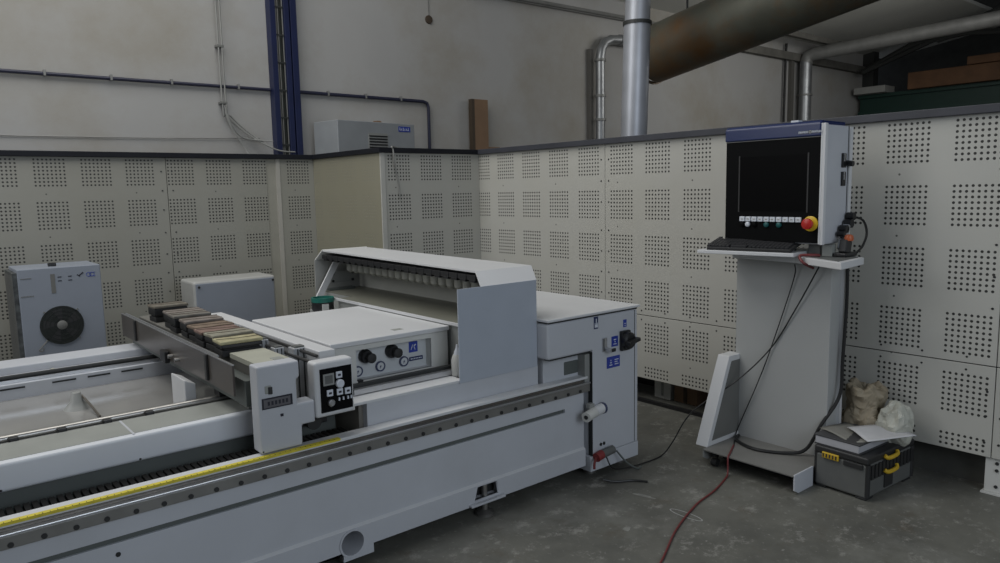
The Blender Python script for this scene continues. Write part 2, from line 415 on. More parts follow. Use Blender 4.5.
b = B()
for dx in (0, .03): b.tube([(2.285+dx, 6.445, 5.5), (2.29+dx, 6.445, 3.2), (2.295+dx, 6.445, 2.27), (2.34+dx, 6.47, 2.18), (2.50+dx, 6.45, 2.03), (2.72, 6.385, 1.90), (2.9, 6.385, 1.88)], .007, 6, 6)
b.tube([(2.31, 6.445, 2.27), (2.36, 6.44, 2.10), (2.46, 6.45, 2.0), (2.7, 6.385, 1.97)], .006, 6, 6)
b.tube([(2.31, 6.445, 2.27), (2.34, 6.44, 2.12), (2.45, 6.42, 1.92), (2.5, 6.36, 1.8)], .006, 6, 6)
cb = thing('wall_cable', 'pale cables dropping down the back wall left of the blue column', 'cable', (2.3, 6.48, 2.2))
b.build('cable_bundle', 'whitecable', cb, smooth=True)
for z in (2.28, 2.75, 3.2): B().box(2.275, 2.335, 6.435, 6.498, z, z+.02).build('clip', 'greycable', cb, .002)
tag(B().tube([(-2.5, 6.49, 1.985), (0.8, 6.49, 1.97), (2.62, 6.485, 2.0)], .004, 6, 5).build('wall_wire', 'dullpipe', None, smooth=True), 'thin grey wire stretched along the back wall just above the left capping', 'wire')

ac = thing('cooling_unit', 'pale grey box unit with a louvre grille and blue badge on the back wall', 'cooling unit', (3.15, 6.03, 1.79), R(8))
B().box(0, .90, 0, .37, .0, .362).build('housing', mat('unit_grey', (.265, .28, .29), .45), ac, .006, local=True)
b = B(); b.box(.335, .565, -.004, .002, .03, .26)
g = b.build('grille_frame', 'grey', ac, local=True)
for i in range(8): B().box(.345, .555, -.010, .0, .045+i*.026, .056+i*.026, rx=R(20)).build('louvre', 'caselid', ac, local=True)
b = B().box(.70, .845, -.003, .001, .285, .335)
bd = b.build('badge', 'blue', ac, local=True)
b = B()
for i, (w, h) in enumerate(((.016, .028), (.012, .02), (.014, .028), (.010, .02), (.014, .02), (.012, .026))):
    b.box(.712+i*.021, .712+i*.021+w*.35, -.0045, -.002, .297, .297+h); b.box(.712+i*.021, .712+i*.021+w, -.0045, -.002, .297, .301)
b.build('lettering', 'key', bd, local=True)
tag(B().tube([(3.68, 6.30, 2.165), (3.76, 6.32, 2.17)], .02, 8).build('wood_offcut', 'board', None, smooth=True), 'small brown offcut lying on top of the pale grey unit', 'offcut')
tag(B().tube([(3.72, 6.03, 1.90), (3.40, 5.4, 1.862), (3.09, 5.03, 1.855), (3.075, 4.993, 1.83), (3.085, 4.995, 1.75), (3.11, 5.018, 1.66), (3.13, 5.02, 1.58), (3.14, 5.02, 1.45)], .006, 6, 6).build('loose_cable', 'whitecable', None, smooth=True), 'white cable hanging over the capping rail at the alcove corner', 'cable')

pk = thing('wooden_board', 'tall brown board standing on end against the back wall', 'board', (5.09, 6.45, 0))
B().box(4.985, 5.17, 6.40, 6.46, 0, 2.48).build('plank_face', 'board', pk, .002); B().box(4.95, 4.985, 6.40, 6.46, 0, 2.48).build('plank_edge', 'boarddark', pk)
tag(B().box(5.18, 5.33, 6.40, 6.46, 0, 1.975).build('wooden_board', 'board', None, .002), 'lower brown board standing right of the tall board', 'board')
tag(B().lathe((4.49, 6.50, 3.26), [(.001, -.02), (.04, -.015), (.045, 0), (.03, .006)], 12, 1).build('wall_box', 'boarddark', None), 'small brown fitting high on the back wall', 'fitting')
tag(B().tube([(4.49, 6.495, 3.27), (4.49, 6.495, 5.0)], .004, 6).build('wall_wire', 'greycable', None), 'thin wire rising from the small brown wall fitting', 'wire')

# galvanised pipes on the wall
pp = thing('galvanised_pipe', 'thin galvanised pipe on the back wall bending right behind the silver duct', 'pipe', (6.95, 6.36, 0))
B().tube([(6.95, 6.38, 0), (6.95, 6.38, 3.08), (6.97, 6.38, 3.19), (7.03, 6.38, 3.28), (7.14, 6.38, 3.33), (7.3, 6.38, 3.345), (9.5, 6.38, 3.40)], .058, 16).build('pipe_run', 'pipe', pp, smooth=True)
for z in (2.33, 2.62, 3.05): B().ring((6.95, 6.38, z), 2, .05, .072, .03).build('collar', 'dullpipe', pp)
B().ring((7.3, 6.38, 3.345), 0, .05, .068, .03).build('collar', 'pipe', pp)
B().box(6.83, 6.88, 6.44, 6.49, 0, 3.2).build('dark_strip', mat('pipe_strip', (.10, .095, .085), .8), pp)  # dark upright strip on the wall left of the pipe
pp = thing('galvanised_pipe', 'shiny galvanised pipe rising behind the console then running forward under the roof', 'pipe', (11.85, 6.3, 0))
B().tube([(11.85, 6.33, 0), (11.85, 6.33, 3.50)], .095, 16).build('riser', 'pipe', pp, smooth=True)
B().tube([(11.85, 6.33, 3.48), (11.86, 6.30, 3.57), (11.88, 6.2, 3.60), (12.08, 3.6, 3.72), (12.05, -1, 3.92)], .105, 16).build('horizontal_run', 'dullpipe', pp, smooth=True)
B().ring((11.85, 6.33, 2.94), 2, .09, .112, .03).build('collar', 'dullpipe', pp)
B().box(11.60, 11.69, 6.44, 6.498, 0, 3.5).build('dark_strip', mat('pipe_strip2', (.10, .095, .085), .8), pp)  # second dark strip on the wall, beside this pipe
b = B()
for dz, dy in ((0, 0), (.035, .01), (.015, .03)): b.tube([(4.9, 6.46-dy, 3.60+dz), (7.6, 6.46-dy, 3.63+dz), (9, 6.46-dy, 3.62+dz)], .014, 6)
tag(b.build('cable_bundle', 'dullpipe', None, smooth=True), 'dark cable bundle running along the top of the back wall', 'cable')
tag(B().tube([(11.42, 6.44, 3.75), (11.40, 6.44, 3.2), (11.36, 6.44, 0.01)], .022, 6, 4).build('drop_cable', 'blackcable', None, smooth=True), 'black cable dropping down the wall left of the shiny pipe', 'cable')

dk = thing('extraction_duct', 'silver spiral duct rising at a slight lean behind the right screen', 'duct', (5.02, 4.2, 0))
B().tube([(5.0, 4.28, -.0), (5.0, 4.205, 1.95), (5.0, 4.17, 2.87)], .112, 28).build('lower_tube', 'galv', dk, smooth=True)
B().tube([(5.0, 4.17, 2.86), (5.0, 4.11, 4.6)], .105, 28).build('upper_tube', 'galv', dk, smooth=True)
B().ring((5.0, 4.17, 2.85), 2, .105, .120, .03).build('joint_band', 'darksteel', dk)
B().ring((5.0, 4.215, 1.86), 2, .105, .124, .035).build('joint_band', 'galv', dk)

dk = thing('extraction_duct', 'large rusty brown duct sloping up to the right behind the silver duct', 'duct', (6, 4.8, 2.8))
B().tube([(6.0, 4.80, 2.80), (6.0, 2.2, 3.245), (6.0, .2, 3.59)], .275, 36).build('tube_wall', 'rust', dk, smooth=True)
for y, z in ((4.4, 2.87), (3.0, 3.107), (1.2, 3.42)): B().tube([(6.0, y, z+.2), (6.0, y, 6.6)], .012, 6).build('hanger_rod', 'darksteel', dk)
B().ring((6.0, 4.79, 2.80), 1, .26, .285, .02).build('end_flange', 'rust', dk)

# far hall steel
bm_ = thing('roof_beam', 'dark green steel beam across the far end of the hall', 'beam', (14.0, 3, 2.8))
B().box(13.9, 14.1, -4, 6.4, 2.72, 2.78).build('flange', 'greenbeam', bm_); B().box(13.98, 14.02, -4, 6.4, 2.78, 3.02).build('web', 'greenbeam', bm_); B().box(13.9, 14.1, -4, 6.4, 3.02, 3.08).build('flange', 'greenbeam', bm_)
tag(B().box(13.7, 14.1, 5.85, 6.4, 3.08, 3.20).build('concrete_block', mat('pale_block', (.3, .3, .28), .8), None, .01), 'pale block resting on the left end of the green beam', 'block')
for i, (y0, y1, z0, z1) in enumerate(((-3, 5.5, 3.22, 3.36), (-3, 4.6, 3.37, 3.50))):
    tag(B().box(13.75, 14.05, y0, y1, z0 if i else 3.08, z1).build('timber_beam', 'timber', None, .01), ('lower brown timber lying along the green beam' if i == 0 else 'shorter brown timber stacked on the lower timber above the green beam'), 'timber')
tr = thing('roof_truss', 'dark steel roof truss at the right end of the hall', 'truss', (13.4, 2, 3.6))
B().tube([(13.6, 6.2, 3.45), (13.6, 5.4, 3.80), (13.6, 4.6, 3.86), (13.6, 3.6, 3.74), (13.6, -3, 3.74)], .05, 6).build('bottom_chord', 'darksteel', tr)
B().tube([(13.6, 6.2, 3.45), (13.6, 3.8, 4.25), (13.6, 2.2, 4.85), (13.6, 1.5, 4.95)], .05, 6).build('top_chord', 'darksteel', tr)
for y, z0, z1 in ((5.0, 3.8, 3.9), (3.6, 3.74, 4.3), (2.6, 3.74, 4.7)):
    B().tube([(13.6, y, z0), (13.6, y-.5, z1)], .04, 6).build('web_bar', 'darksteel', tr)
struct(B().box(14.25, 14.45, 6.3, 6.75, 0, 6.4).build('trim_8', 'darksteel'), 'dark steel stanchion at the end of the plaster wall', 'stanchion')
hl = thing('ceiling_light', 'small white light fitting on the sloping roof', 'light', (12, 5.28, 4.05))
B().box(11.95, 12.12, 5.15, 5.42, 4.085, 4.13).build('housing', 'lamp', hl, .01); B().box(11.97, 12.10, 5.17, 5.40, 4.07, 4.086).build('diffuser', 'lamp', hl)
struct(B().box(10.2, 12.6, 6.02, 6.10, 3.74, 3.82).build('trim_9', 'concrete'), 'dark roof purlin near the wall head', 'purlin')

# ================================================================== CNC MACHINE FRAME
XL, XR, YB = -.9, 2.665, 2.57
mf = thing('machine_frame', 'long white machine bed with a bolted steel guide rail and yellow rule', 'machine', (1.3, 3, 0))
B().box(XL, XR, YB, YB+.03, .401, .50).build('front_panel', 'white', mf)
B().box(XL, 2.53, YB+.010, YB+.03, .381, .401).build('slot_channel', 'darkgreen_in', mf)
B().box(2.53, XR, YB, YB+.03, .381, .401).build('front_panel', 'white', mf)
B().box(XL, XR, YB, YB+.03, .168, .381).build('front_panel', 'white', mf)
# lower sill with round port and trapezoid opening
out = [(XL, .073), (1.275, .073), (1.275, .034), (1.412, .034), (1.412, .073), (XR-.0, .073), (XR, .162), (XL, .162)]
plate2d('sill_panel', [out, circ(1.316, .104, .054), [(1.937, .090), (2.085, .090), (2.073, .156), (1.957, .156)]], YB-.012, .03, 'white', mf)
B().prism([(YB-.012, .162), (YB, .172), (YB+.02, .172), (YB+.02, .162)], 0, XL, XR).build('sill_edge', 'whitetop', mf)
B().ring((1.316, YB-.016, .104), 1, .050, .058, .20, 40).build('port_tube', 'white', mf, smooth=True)
B().cyl((1.316, YB+.18, .104), (1.316, YB+.19, .104), .052).build('port_back', 'greygreen', mf)
fl = B().box(1.905, 2.105, YB-.035, YB+.05, .076, .086).build('foot_bracket', 'white', mf, .002)
B().box(1.93, 2.10, YB+.05, YB+.06, .085, .16).build('opening_back', 'dark', mf); B().cyl((2.02, YB+.02, .086), (2.02, YB+.02, .15), .014).build('jack_screw', 'steel', mf)
def foot(x, y, top=.075):
    B().lathe((x, y, 0), [(.045, 0), (.045, .012), (.03, .022), (.016, .026), (.016, top)], 20).build('levelling_foot', 'steel', mf, smooth=True)
for x, y in ((2.02, YB+.02), (.1, YB+.04), (2.0, 4.2), (-.6, 4.2), (.9, 4.3), (1.21, YB+.06)): foot(x, y)
B().box(XL, XR, YB+.03, YB+.05, .17, .36).build('inner_web', 'dark', mf)
# top ledge
B().box(XL, XR+.02, YB-.012, YB+.052, .532, .545).build('top_ledge', 'whitetop', mf, .002)
B().box(XL, XR, YB, YB+.04, .50, .532).build('ledge_support', 'oilsteel', mf)
gr = B().box(XL, XR+.03, YB-.018, YB, .466, .506).build('guide_rail', mat('rail_face', (.24, .235, .22), .4, metal=.5, noise=.15, scale=9), mf, .002)
B().box(XL, XR+.03, YB-.024, YB, .507, .516).build('rail_lip', 'chrome', gr, .002)
def repeats(first, n, step):
    for i in range(1, n):
        c = first.copy(); COL.objects.link(c); c.parent = first.parent; c.location = first.location + Vector(step)*i
rb0 = B().cyl((-.85, YB-.022, .478), (-.85, YB-.017, .478), .0085, 12).build('rail_bolt', 'caselid', gr)
repeats(rb0, 41, (.0868, 0, 0))
B().box(XR+.03, XR+.045, YB-.012, YB-.002, .475, .50).build('rail_stop', 'steel', mf)
b = B().box(XL, 1.285, YB-.014, YB+.008, .5452, .5475).box(XL, 1.285, YB-.0145, YB-.0122, .539, .5475)
tp = b.build('rule_tape', 'yellow', mf)
b = B(); x = XL
while x < 1.28: b.box(x, x+.002, YB-.0125, YB-.004, .5474, .5479); x += .02
b.build('rule_ticks', 'caselid', tp)
for x in (.478, -.3): B().cyl((x, YB-.003, .342), (x, YB+.001, .342), .008, 12).build('plug_dot', 'rubber', mf)
# channel with energy chain, front beam
B().box(XL, 1.41, YB+.05, 2.83, .42, .445).build('channel_floor', 'dark', mf)
b = B(); x = XL
while x < 1.4: b.box(x, x+.017, 2.67, 2.775, .446, .516).box(x+.017, x+.024, 2.68, 2.765, .450, .500); x += .024
b.build('energy_chain', 'chain', mf)
B().box(XL, 1.40, 2.825, 2.84, .39, .556).build('channel_back', 'darkgreen_in', mf)
B().box(XL, 1.24, 2.805, 3.035, .556, .655).build('front_beam', mat('beam_paint', (.66, .68, .71), .42, noise=.04, scale=3), mf, .012, seg=4)
B().box(XL, 1.23, 2.835, 3.03, .6545, .6565).build('beam_top_sheet', 'greygreen', mf)
B().box(.605, .613, 2.82, 3.03, .6560, .6575).build('sheet_joint', 'white', mf)
for x in (.2, .62, -.3): B().cyl((x, 2.803, .565), (x, 2.806, .565), .004, 8).build('beam_screw', 'caselid', mf)
# near rail
B().box(XL, 1.24, 3.06, 3.10, .60, .648).build('near_rail', 'grey', mf)
B().tube([(XL, 3.08, .658), (1.24, 3.08, .658)], .013, 10).build('near_rail_rod', 'steel', mf, smooth=True)
B().box(XL, 1.24, 3.10, 3.112, .60, .654).build('rail_dark_strip', 'dark', mf)  # dark line along the rear of the near rail
for x in (-.1, .27, .42, .57, .72):
    B().box(x-.015, x+.015, 3.036, 3.062, .645, .668).build('rail_clip', 'black', mf, .003)
B().box(XL, 1.41, 3.112, 4.01, .575, .585).build('tray_sheet', 'pan', mf)
B().box(XL, 1.41, 3.036, 3.06, .575, .585).build('tray_lip', 'pan', mf)
# far rail and beam
B().box(XL, 1.3, 4.0, 4.24, .50, .655).build('far_beam', 'white', mf, .003)
B().box(XL, 1.3, 4.24, 4.44, .30, .693).build('far_upstand', 'white', mf, .006)
B().box(XL, 1.3, 4.02, 4.05, .655, .672).build('far_rail', 'alu', mf)
B().tube([(XL, 4.035, .682), (1.3, 4.035, .682)], .011, 8).build('far_rail_rod', 'dark', mf, smooth=True)
for x in (-.1, .32, .53, .68, .83): B().box(x, x+.10, 3.997, 4.001, .632, .640).build('slot_dash', 'dark', mf)
B().box(.56, .574, 4.06, 4.235, .6555, .659).build('sheet_joint', 'yellowbeige', mf)
b = B().lathe((.565, 3.62, .585), [(.055, 0), (.045, .012), (.025, .035), (.018, .07), (.016, .072)], 16)
b.build('tray_support', 'grey', mf, smooth=True)
B().tube([(.585, 3.62, .64), (.60, 3.55, .615), (.61, 3.40, .589)], .006, 6, 4).build('support_rod', 'oilsteel', mf)
# body under the spindle cover and hood
B().box(1.445, 2.40, YB+.055, 4.36, .08, .640).build('base_body', 'white', mf)
B().box(1.385, 1.94, YB+.052, 2.76, .640, .652).build('base_flange', 'whitetop', mf, .002)
B().box(1.415, 1.99, 2.715, 2.745, .655, .678).build('carriage_rail', 'alu', mf, .002); B().box(1.415, 1.99, 2.748, 2.775, .652, .690).build('carriage_rail_back', 'dark', mf)
B().box(2.0, 2.40, 2.66, 3.92, .640, .878).build('rear_body', 'grey', mf, .003); B().box(2.11, 2.40, 3.92, 4.36, .640, .878).build('rear_body', 'grey', mf, .003)
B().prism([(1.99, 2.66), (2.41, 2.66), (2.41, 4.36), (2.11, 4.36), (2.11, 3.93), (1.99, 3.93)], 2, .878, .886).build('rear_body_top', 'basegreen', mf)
B().box(1.986, 1.998, 2.66, 4.0, .876, .889).build('top_edge_strip', 'whitetop', mf)
B().box(1.90, 1.999, 3.86, 4.10, .640, .815).build('rear_platform', 'grey', mf, .003)
B().box(XL, 1.411, 3.2, 4.0, .30, .31).build('under_sheet', 'dark', mf)
B().box(XL, -.85, 2.60, 4.4, .08, .55).build('cross_member', 'dark', mf); B().box(1.425, 1.445, 2.66, 4.3, .08, .640).build('cross_member', mat('inner_panel', (.16, .15, .13), .5), mf)

# ================================================================== TOOL HOOD
hd = thing('tool_hood', 'white angular hood with open left side over the row of tool grippers', 'hood', (2.2, 3.5, .88))
Y0, Y1 = 2.62, 4.36
B().box(1.915, 2.388, Y0-.006, Y0, .638, 1.066).build('end_plate', 'chill', hd, .001)
# bevel + top, tilting very slightly up to the back
t = .006
b = B().quad((2.05, Y0-.003, 1.066), (2.392, Y0-.003, 1.066), (2.435, 2.70, 1.127), (2.085, 2.70, 1.127))
o = b.build('front_bevel', 'whitetop', hd); md = o.modifiers.new('solid', 'SOLIDIFY'); md.thickness = .006; md.offset = -1
b = B().quad((2.085, 2.70, 1.127), (2.435, 2.70, 1.127), (2.42, Y1-.06, 1.145), (2.10, Y1-.06, 1.145))
o = b.build('top_sheet', 'whitetop', hd); md = o.modifiers.new('solid', 'SOLIDIFY'); md.thickness = .008; md.offset = -1
b = B().quad((2.10, Y1-.06, 1.145), (2.42, Y1-.06, 1.145), (2.40, Y1, 1.08), (2.075, Y1, 1.08))
o = b.build('rear_bevel', 'warmwhite', hd); md = o.modifiers.new('solid', 'SOLIDIFY'); md.thickness = .006; md.offset = -1
B().box(2.07, 2.40, Y1-.004, Y1+.002, .70, 1.08).build('far_plate', mat('far_plate_paint', (.36, .36, .34), .5), hd)
B().prism([(2.385, .886), (2.395, .886), (2.395, 1.06), (2.425, 1.12), (2.415, 1.12), (2.385, 1.06)], 1, Y0+.085, Y1).build('back_sheet', mat('hood_back', (.40, .40, .36), .5), hd)
B().box(2.37, 2.385, Y0+.02, Y1-.02, .995, 1.003).build('back_seam', 'caselid', hd)
B().prism([(2.175, 1.095), (2.22, 1.095), (2.065, .84), (2.02, .84)], 1, Y1-.09, Y1-.075).build('diagonal_brace', 'whitetop', hd)
mp = B().box(2.15, 2.32, Y1-.055, Y1-.045, .93, 1.0).build('mount_plate', 'grey', hd)
for x in (2.165, 2.305):
    for z in (.942, .988): B().cyl((x, Y1-.062, z), (x, Y1-.054, z), .009, 8).build('bolt_head', 'black', mp)
B().box(2.12, 2.30, Y1-.10, Y1-.05, .886, .90).build('brace_foot', 'darkgreen_in', hd)
rb = B().box(2.13, 2.20, 2.71, Y1-.07, 1.100, 1.112).build('gripper_rail', 'black', hd)
n = 22
for i in range(n):
    y = 2.745+i*(Y1-.10-2.745)/(n-1); z = 1.106+(y-2.7)*.008
    B().box(2.09, 2.21, y-.034, y+.034, z-.026, z).box(2.095, 2.13, y-.022, y+.022, z-.038, z-.02).build('gripper', 'black', hd, .003)
    if i < 21: B().lathe((2.24, y, z-.10), [(.014, -.015), (.030, .0), (.032, .06), (.032, .066), (.032, .08)], 10).build('tool_cone', 'gripper', hd, smooth=True)
gt = thing('tape_dispenser', 'teal topped black tub standing at the far end of the machine base', 'tub', (1.93, 3.98, .815))
B().lathe((1.93, 3.98, .815), [(.058, 0), (.064, .01), (.064, .055)], 20).build('body', 'black', gt, smooth=True)
B().lathe((1.93, 3.98, .87), [(.067, 0), (.067, .025), (.056, .025), (.056, .012)], 20).build('teal_rim', 'teal', gt, smooth=True)
B().box(1.895, 1.935, 3.914, 3.92, .825, .862).build('label', 'warmwhite', gt)

# ================================================================== SPINDLE COVER WITH REGULATORS
sv = thing('spindle_cover', 'low white box cover with pressure gauges in its recessed front panel', 'cover', (1.68, 3.2, .655))
X0, X1, YF = 1.385, 1.985, 2.80
B().box(X0-.01, X1+.004, YF-.012, 3.65, .850, .872).build('lid', 'whitetop', sv, .004)
B().box(1.735, 1.785, 2.865, 2.90, .872, .8728).build('lid_slot', 'greygreen', sv)
plate2d('front_panel', [[(X0, .660), (X1, .660), (X1, .847), (X0, .847)], [(1.50, .690), (1.893, .690), (1.893, .826), (1.50, .826)]], YF, .012, 'warmwhite', sv)
RD = YF+.048
B().box(X0, X1, RD+.002, 3.64, .655, .848).build('box_body', 'warmwhite', sv)
B().box(X0, 1.4995, YF+.012, RD+.002, .655, .848).box(1.8935, X1, YF+.012, RD+.002, .655, .848).box(1.4995, 1.8935, YF+.012, RD+.002, .8265, .848).build('recess_frame', 'warmwhite', sv)
B().box(1.4995, 1.8935, YF+.001, RD+.002, .655, .690).build('recess_sill', 'whitetop', sv)
rp = B().box(1.50, 1.893, RD, RD+.0022, .690, .826).build('recess_panel', mat('recess_panel', (.52, .54, .55), .4), sv)
for kx, kz in ((1.566, .785), (1.701, .787)):
    k = B().lathe((kx, RD, kz), [(.031, 0), (.031, -.020), (.027, -.026), (.026, -.032)], 20, 1).build('regulator_knob', 'black', sv, smooth=True)
    B().lathe((kx+.008, RD-.030, kz-.004), [(.020, 0), (.022, -.008), (.022, -.026), (.016, -.030)], 18, 1).build('knob_grip', 'rubber', k, smooth=True)
for gx, gz in ((1.642, .726), (1.766, .728), (1.528, .722)):
    gg = B().ring((gx, RD-.010, gz), 1, .018, .0235, .011, 28).build('gauge', 'navy', sv, smooth=True)
    B().cyl((gx, RD-.007, gz), (gx, RD+.0005, gz), .0185, 24).build('gauge_face', 'gaugeface', gg)
    B().box(gx-.0012, gx+.0012, RD-.0088, RD-.0068, gz-.010, gz+.004, ry=R(30)).cyl((gx, RD-.009, gz), (gx, RD-.0068, gz), .0035, 10).build('needle', 'navy', gg)
st = B().box(1.798, 1.845, RD-.0025, RD+.0005, .762, .812).build('blue_sign', 'blue', sv)
B().box(1.812, 1.815, RD-.004, RD-.002, .773, .800, ry=R(25)).box(1.824, 1.836, RD-.004, RD-.002, .792, .797, ry=R(-30)).box(1.826, 1.829, RD-.004, RD-.002, .772, .790, ry=R(-20)).build('pictogram', 'gaugeface', st)
st = B().box(1.798, 1.872, RD-.0025, RD+.0005, .722, .740).build('blue_sign', 'bluedark', sv)
b = B()
for i in range(7): b.box(1.805+i*.009, 1.810+i*.009, RD-.004, RD-.002, .728, .734)
b.build('lettering', 'key', st)
B().box(1.502, 1.525, YF-.012, YF+.01, .684, .696).build('latch', 'black', sv, .003)
wb = thing('oil_bottle', 'small white spout bottle wedged between cover box and hood plate', 'bottle', (1.955, 2.73, .652))
B().lathe((1.965, 2.70, .652), [(.026, 0), (.028, .01), (.028, .075), (.018, .10)], 16).build('body', 'warmwhite', wb, smooth=True)
B().lathe((1.965, 2.70, .752), [(.016, 0), (.014, .012), (.006, .03), (.004, .045)], 14).build('spout', 'key', wb, smooth=True)

# ================================================================== CROSS BEAM + OPERATOR PANEL
cbm = thing('cross_beam', 'white cross beam with dark guide rods left of the cover box', 'beam', (1.3, 3.3, .59))
B().box(1.29, 1.362, 2.72, 4.05, .60, .868).build('beam_cover', 'whitetop', cbm, .004)
B().box(1.366, 1.373, 2.80, 3.70, .83, .862).build('side_gap_strip', 'dark', cbm)
for x, z in ((1.272, .855), (1.245, .835)): B().tube([(x, 2.70, z), (x, 4.0, z)], .007, 8).build('guide_rod', 'caselid', cbm, smooth=True)
B().box(1.225, 1.29, 3.3, 4.0, .70, .80).build('lower_carrier', 'grey', cbm, .003)
for x, y, zt, s in ((1.235, 3.17, .862, .022), (1.215, 2.955, .862, .022), (1.272, 2.88, .866, .030)):
    a = B().box(x-s, x+s, y-s, y+s, .592, zt).build('stop_cylinder', mat('stop_alu', (.40, .41, .42), .4, metal=.2), cbm, .003)
    B().box(x-s*.55, x-s*.35, y-s-.001, y-s+.002, .60, zt-.004).box(x+s*.3, x+s*.5, y-s-.001, y-s+.002, .60, zt-.004).build('slot_groove', 'dark', a)
    B().box(x-s*.7, x+s*.7, y-s*.7, y+s*.7, zt, zt+.006).build('cap', 'case', a)
B().box(1.17, 1.285, 2.66, 2.72, .59, .66).build('drive_motor', 'black', cbm, .006)
B().cyl((1.215, 2.63, .61), (1.215, 2.665, .61), .03).build('motor_end', 'rubber', cbm)
op = thing('operator_panel', 'white push button box with a black keypad face at the machine front', 'control panel', (1.28, 2.6, .637))
B().box(1.200, 1.367, 2.58, 2.645, .637, .858).build('housing', 'whitetop', op, .012, seg=4)
fp = B().box(1.222, 1.357, 2.577, 2.5805, .656, .829).build('face_plate', 'facepanel', op)
B().box(1.234, 1.280, 2.574, 2.578, .762, .808).build('screen', 'grey', op); B().box(1.241, 1.273, 2.573, 2.575, .769, .801).build('screen_pattern', 'case', op)
for x, z in ((1.301, .797), (1.259, .731), (1.301, .729), (1.336, .727)):
    k = B().box(x-.013, x+.013, 2.571, 2.578, z-.013, z+.013).build('button', 'key', op, .002)
    B().box(x-.006, x+.006, 2.570, 2.5715, z-.004, z+.004).build('button_mark', 'displayframe', k)
B().lathe((1.302, 2.578, .762), [(.017, 0), (.017, -.012), (.014, -.015)], 18, 1).build('round_button', 'key', op, smooth=True)
B().lathe((1.262, 2.578, .692), [(.014, 0), (.014, -.012), (.010, -.016)], 18, 1).build('rotary_knob', 'alu', op, smooth=True)
for x in (1.297, 1.315, 1.335, 1.349): B().box(x-.003, x+.003, 2.571, 2.578, .694, .706).build('toggle', 'key', op)
for z in (.705, .645):
    B().box(1.364, 1.378, 2.60, 2.63, z-.012, z+.012).build('hinge', 'black' if z > .66 else 'warmwhite', op, .002)

# ================================================================== CONSOLE BEAM WITH PODS
wt = thing('worktable_console', 'work console across the bed with white end cover and digital readout', 'console', (1.06, 3.4, .55))
def outline(pts): return pts
ec = B().prism([(.978, .551), (1.140, .551), (1.142, .629), (1.196, .629), (1.197, .716), (1.128, .716), (1.128, .810), (1.141, .816), (1.141, .880), (.978, .880)], 1, 2.58, 2.655).build('end_cover', 'white', wt, .008, seg=3)
df = B().box(.990, 1.107, 2.5765, 2.581, .718, .759).build('display_frame', 'displayframe', ec); B().box(.995, 1.098, 2.575, 2.5775, .723, .754).build('display', 'display', df)
b = B()
for i in range(6): b.box(1.010+i*.014, 1.018+i*.014, 2.5742, 2.5755, .731, .746)
b.build('digits', 'displayframe', df)
B().box(1.004, 1.028, 2.577, 2.5815, .775, .805).build('recess_notch', 'greygreen', ec, .002); B().box(1.016, 1.030, 2.570, 2.58, .773, .800).build('hook', 'caselid', ec, .002)
B().box(1.058, 1.069, 2.577, 2.581, .680, .690).build('square_plug', 'displayframe', ec)
b = B()
for x, z in ((.985, .56),): b.cyl((x, 2.577, z), (x, 2.581, z), .003, 8)
b.build('screw', 'caselid', ec)
B().box(1.03, 1.165, 2.655, 4.42, .70, .842).build('beam_body', mat('beam_dark', (.15, .145, .13), .5), wt, .004)
B().box(1.025, 1.168, 2.655, 2.985, .842, .862).build('beam_top', 'yellowbeige', wt)
B().box(1.105, 1.145, 2.72, 2.77, .862, .864).build('top_mark', 'greygreen', wt)
B().box(.985, 1.03, 2.72, 4.40, .70, .80).build('side_channel', 'darkgreen_in', wt)
sp_ = B().box(.948, .956, 2.745, 4.45, .743, .862).build('side_plate', 'plexi', wt, .001)
B().box(.9475, .9565, 2.745, 4.45, .862, .8655).build('bright_edge', 'chrome', sp_)
B().tube([(.966, 2.95, .864), (.966, 4.42, .864)], .005, 6).build('edge_rod', 'chrome', wt, smooth=True)
for y in (3.03, 4.15):
    B().box(.938, .9475, y-.012, y+.012, .755, .862).build('plate_joint', 'caselid', wt, .002)
for y in (3.42, 3.52):
    B().cyl((.955, y, .775), (.928, y, .775), .010, 12).build('clamp_bolt', 'steel', wt)
B().box(.925, .947, 3.56, 3.64, .735, .79).build('clamp_block', 'black', wt, .004)
for y in (2.88, 4.1):
    B().box(1.03, 1.15, y-.05, y+.05, .658, .70).build('slide_shoe', 'grey', wt, .003)
for y in (3.07, 4.06):
    B().box(.99, 1.04, y-.03, y+.03, .672 if y < 3.5 else .695, .70).build('slide_pad', 'black', wt)
wcube = tag(B().prism([(.893, .586), (.938, .586), (.938, .715), (.893, .735)], 1, 3.17, 3.36).build('support_block', 'whitetop', None, .004), 'white block standing on the polished tray beside the console plate', 'block')

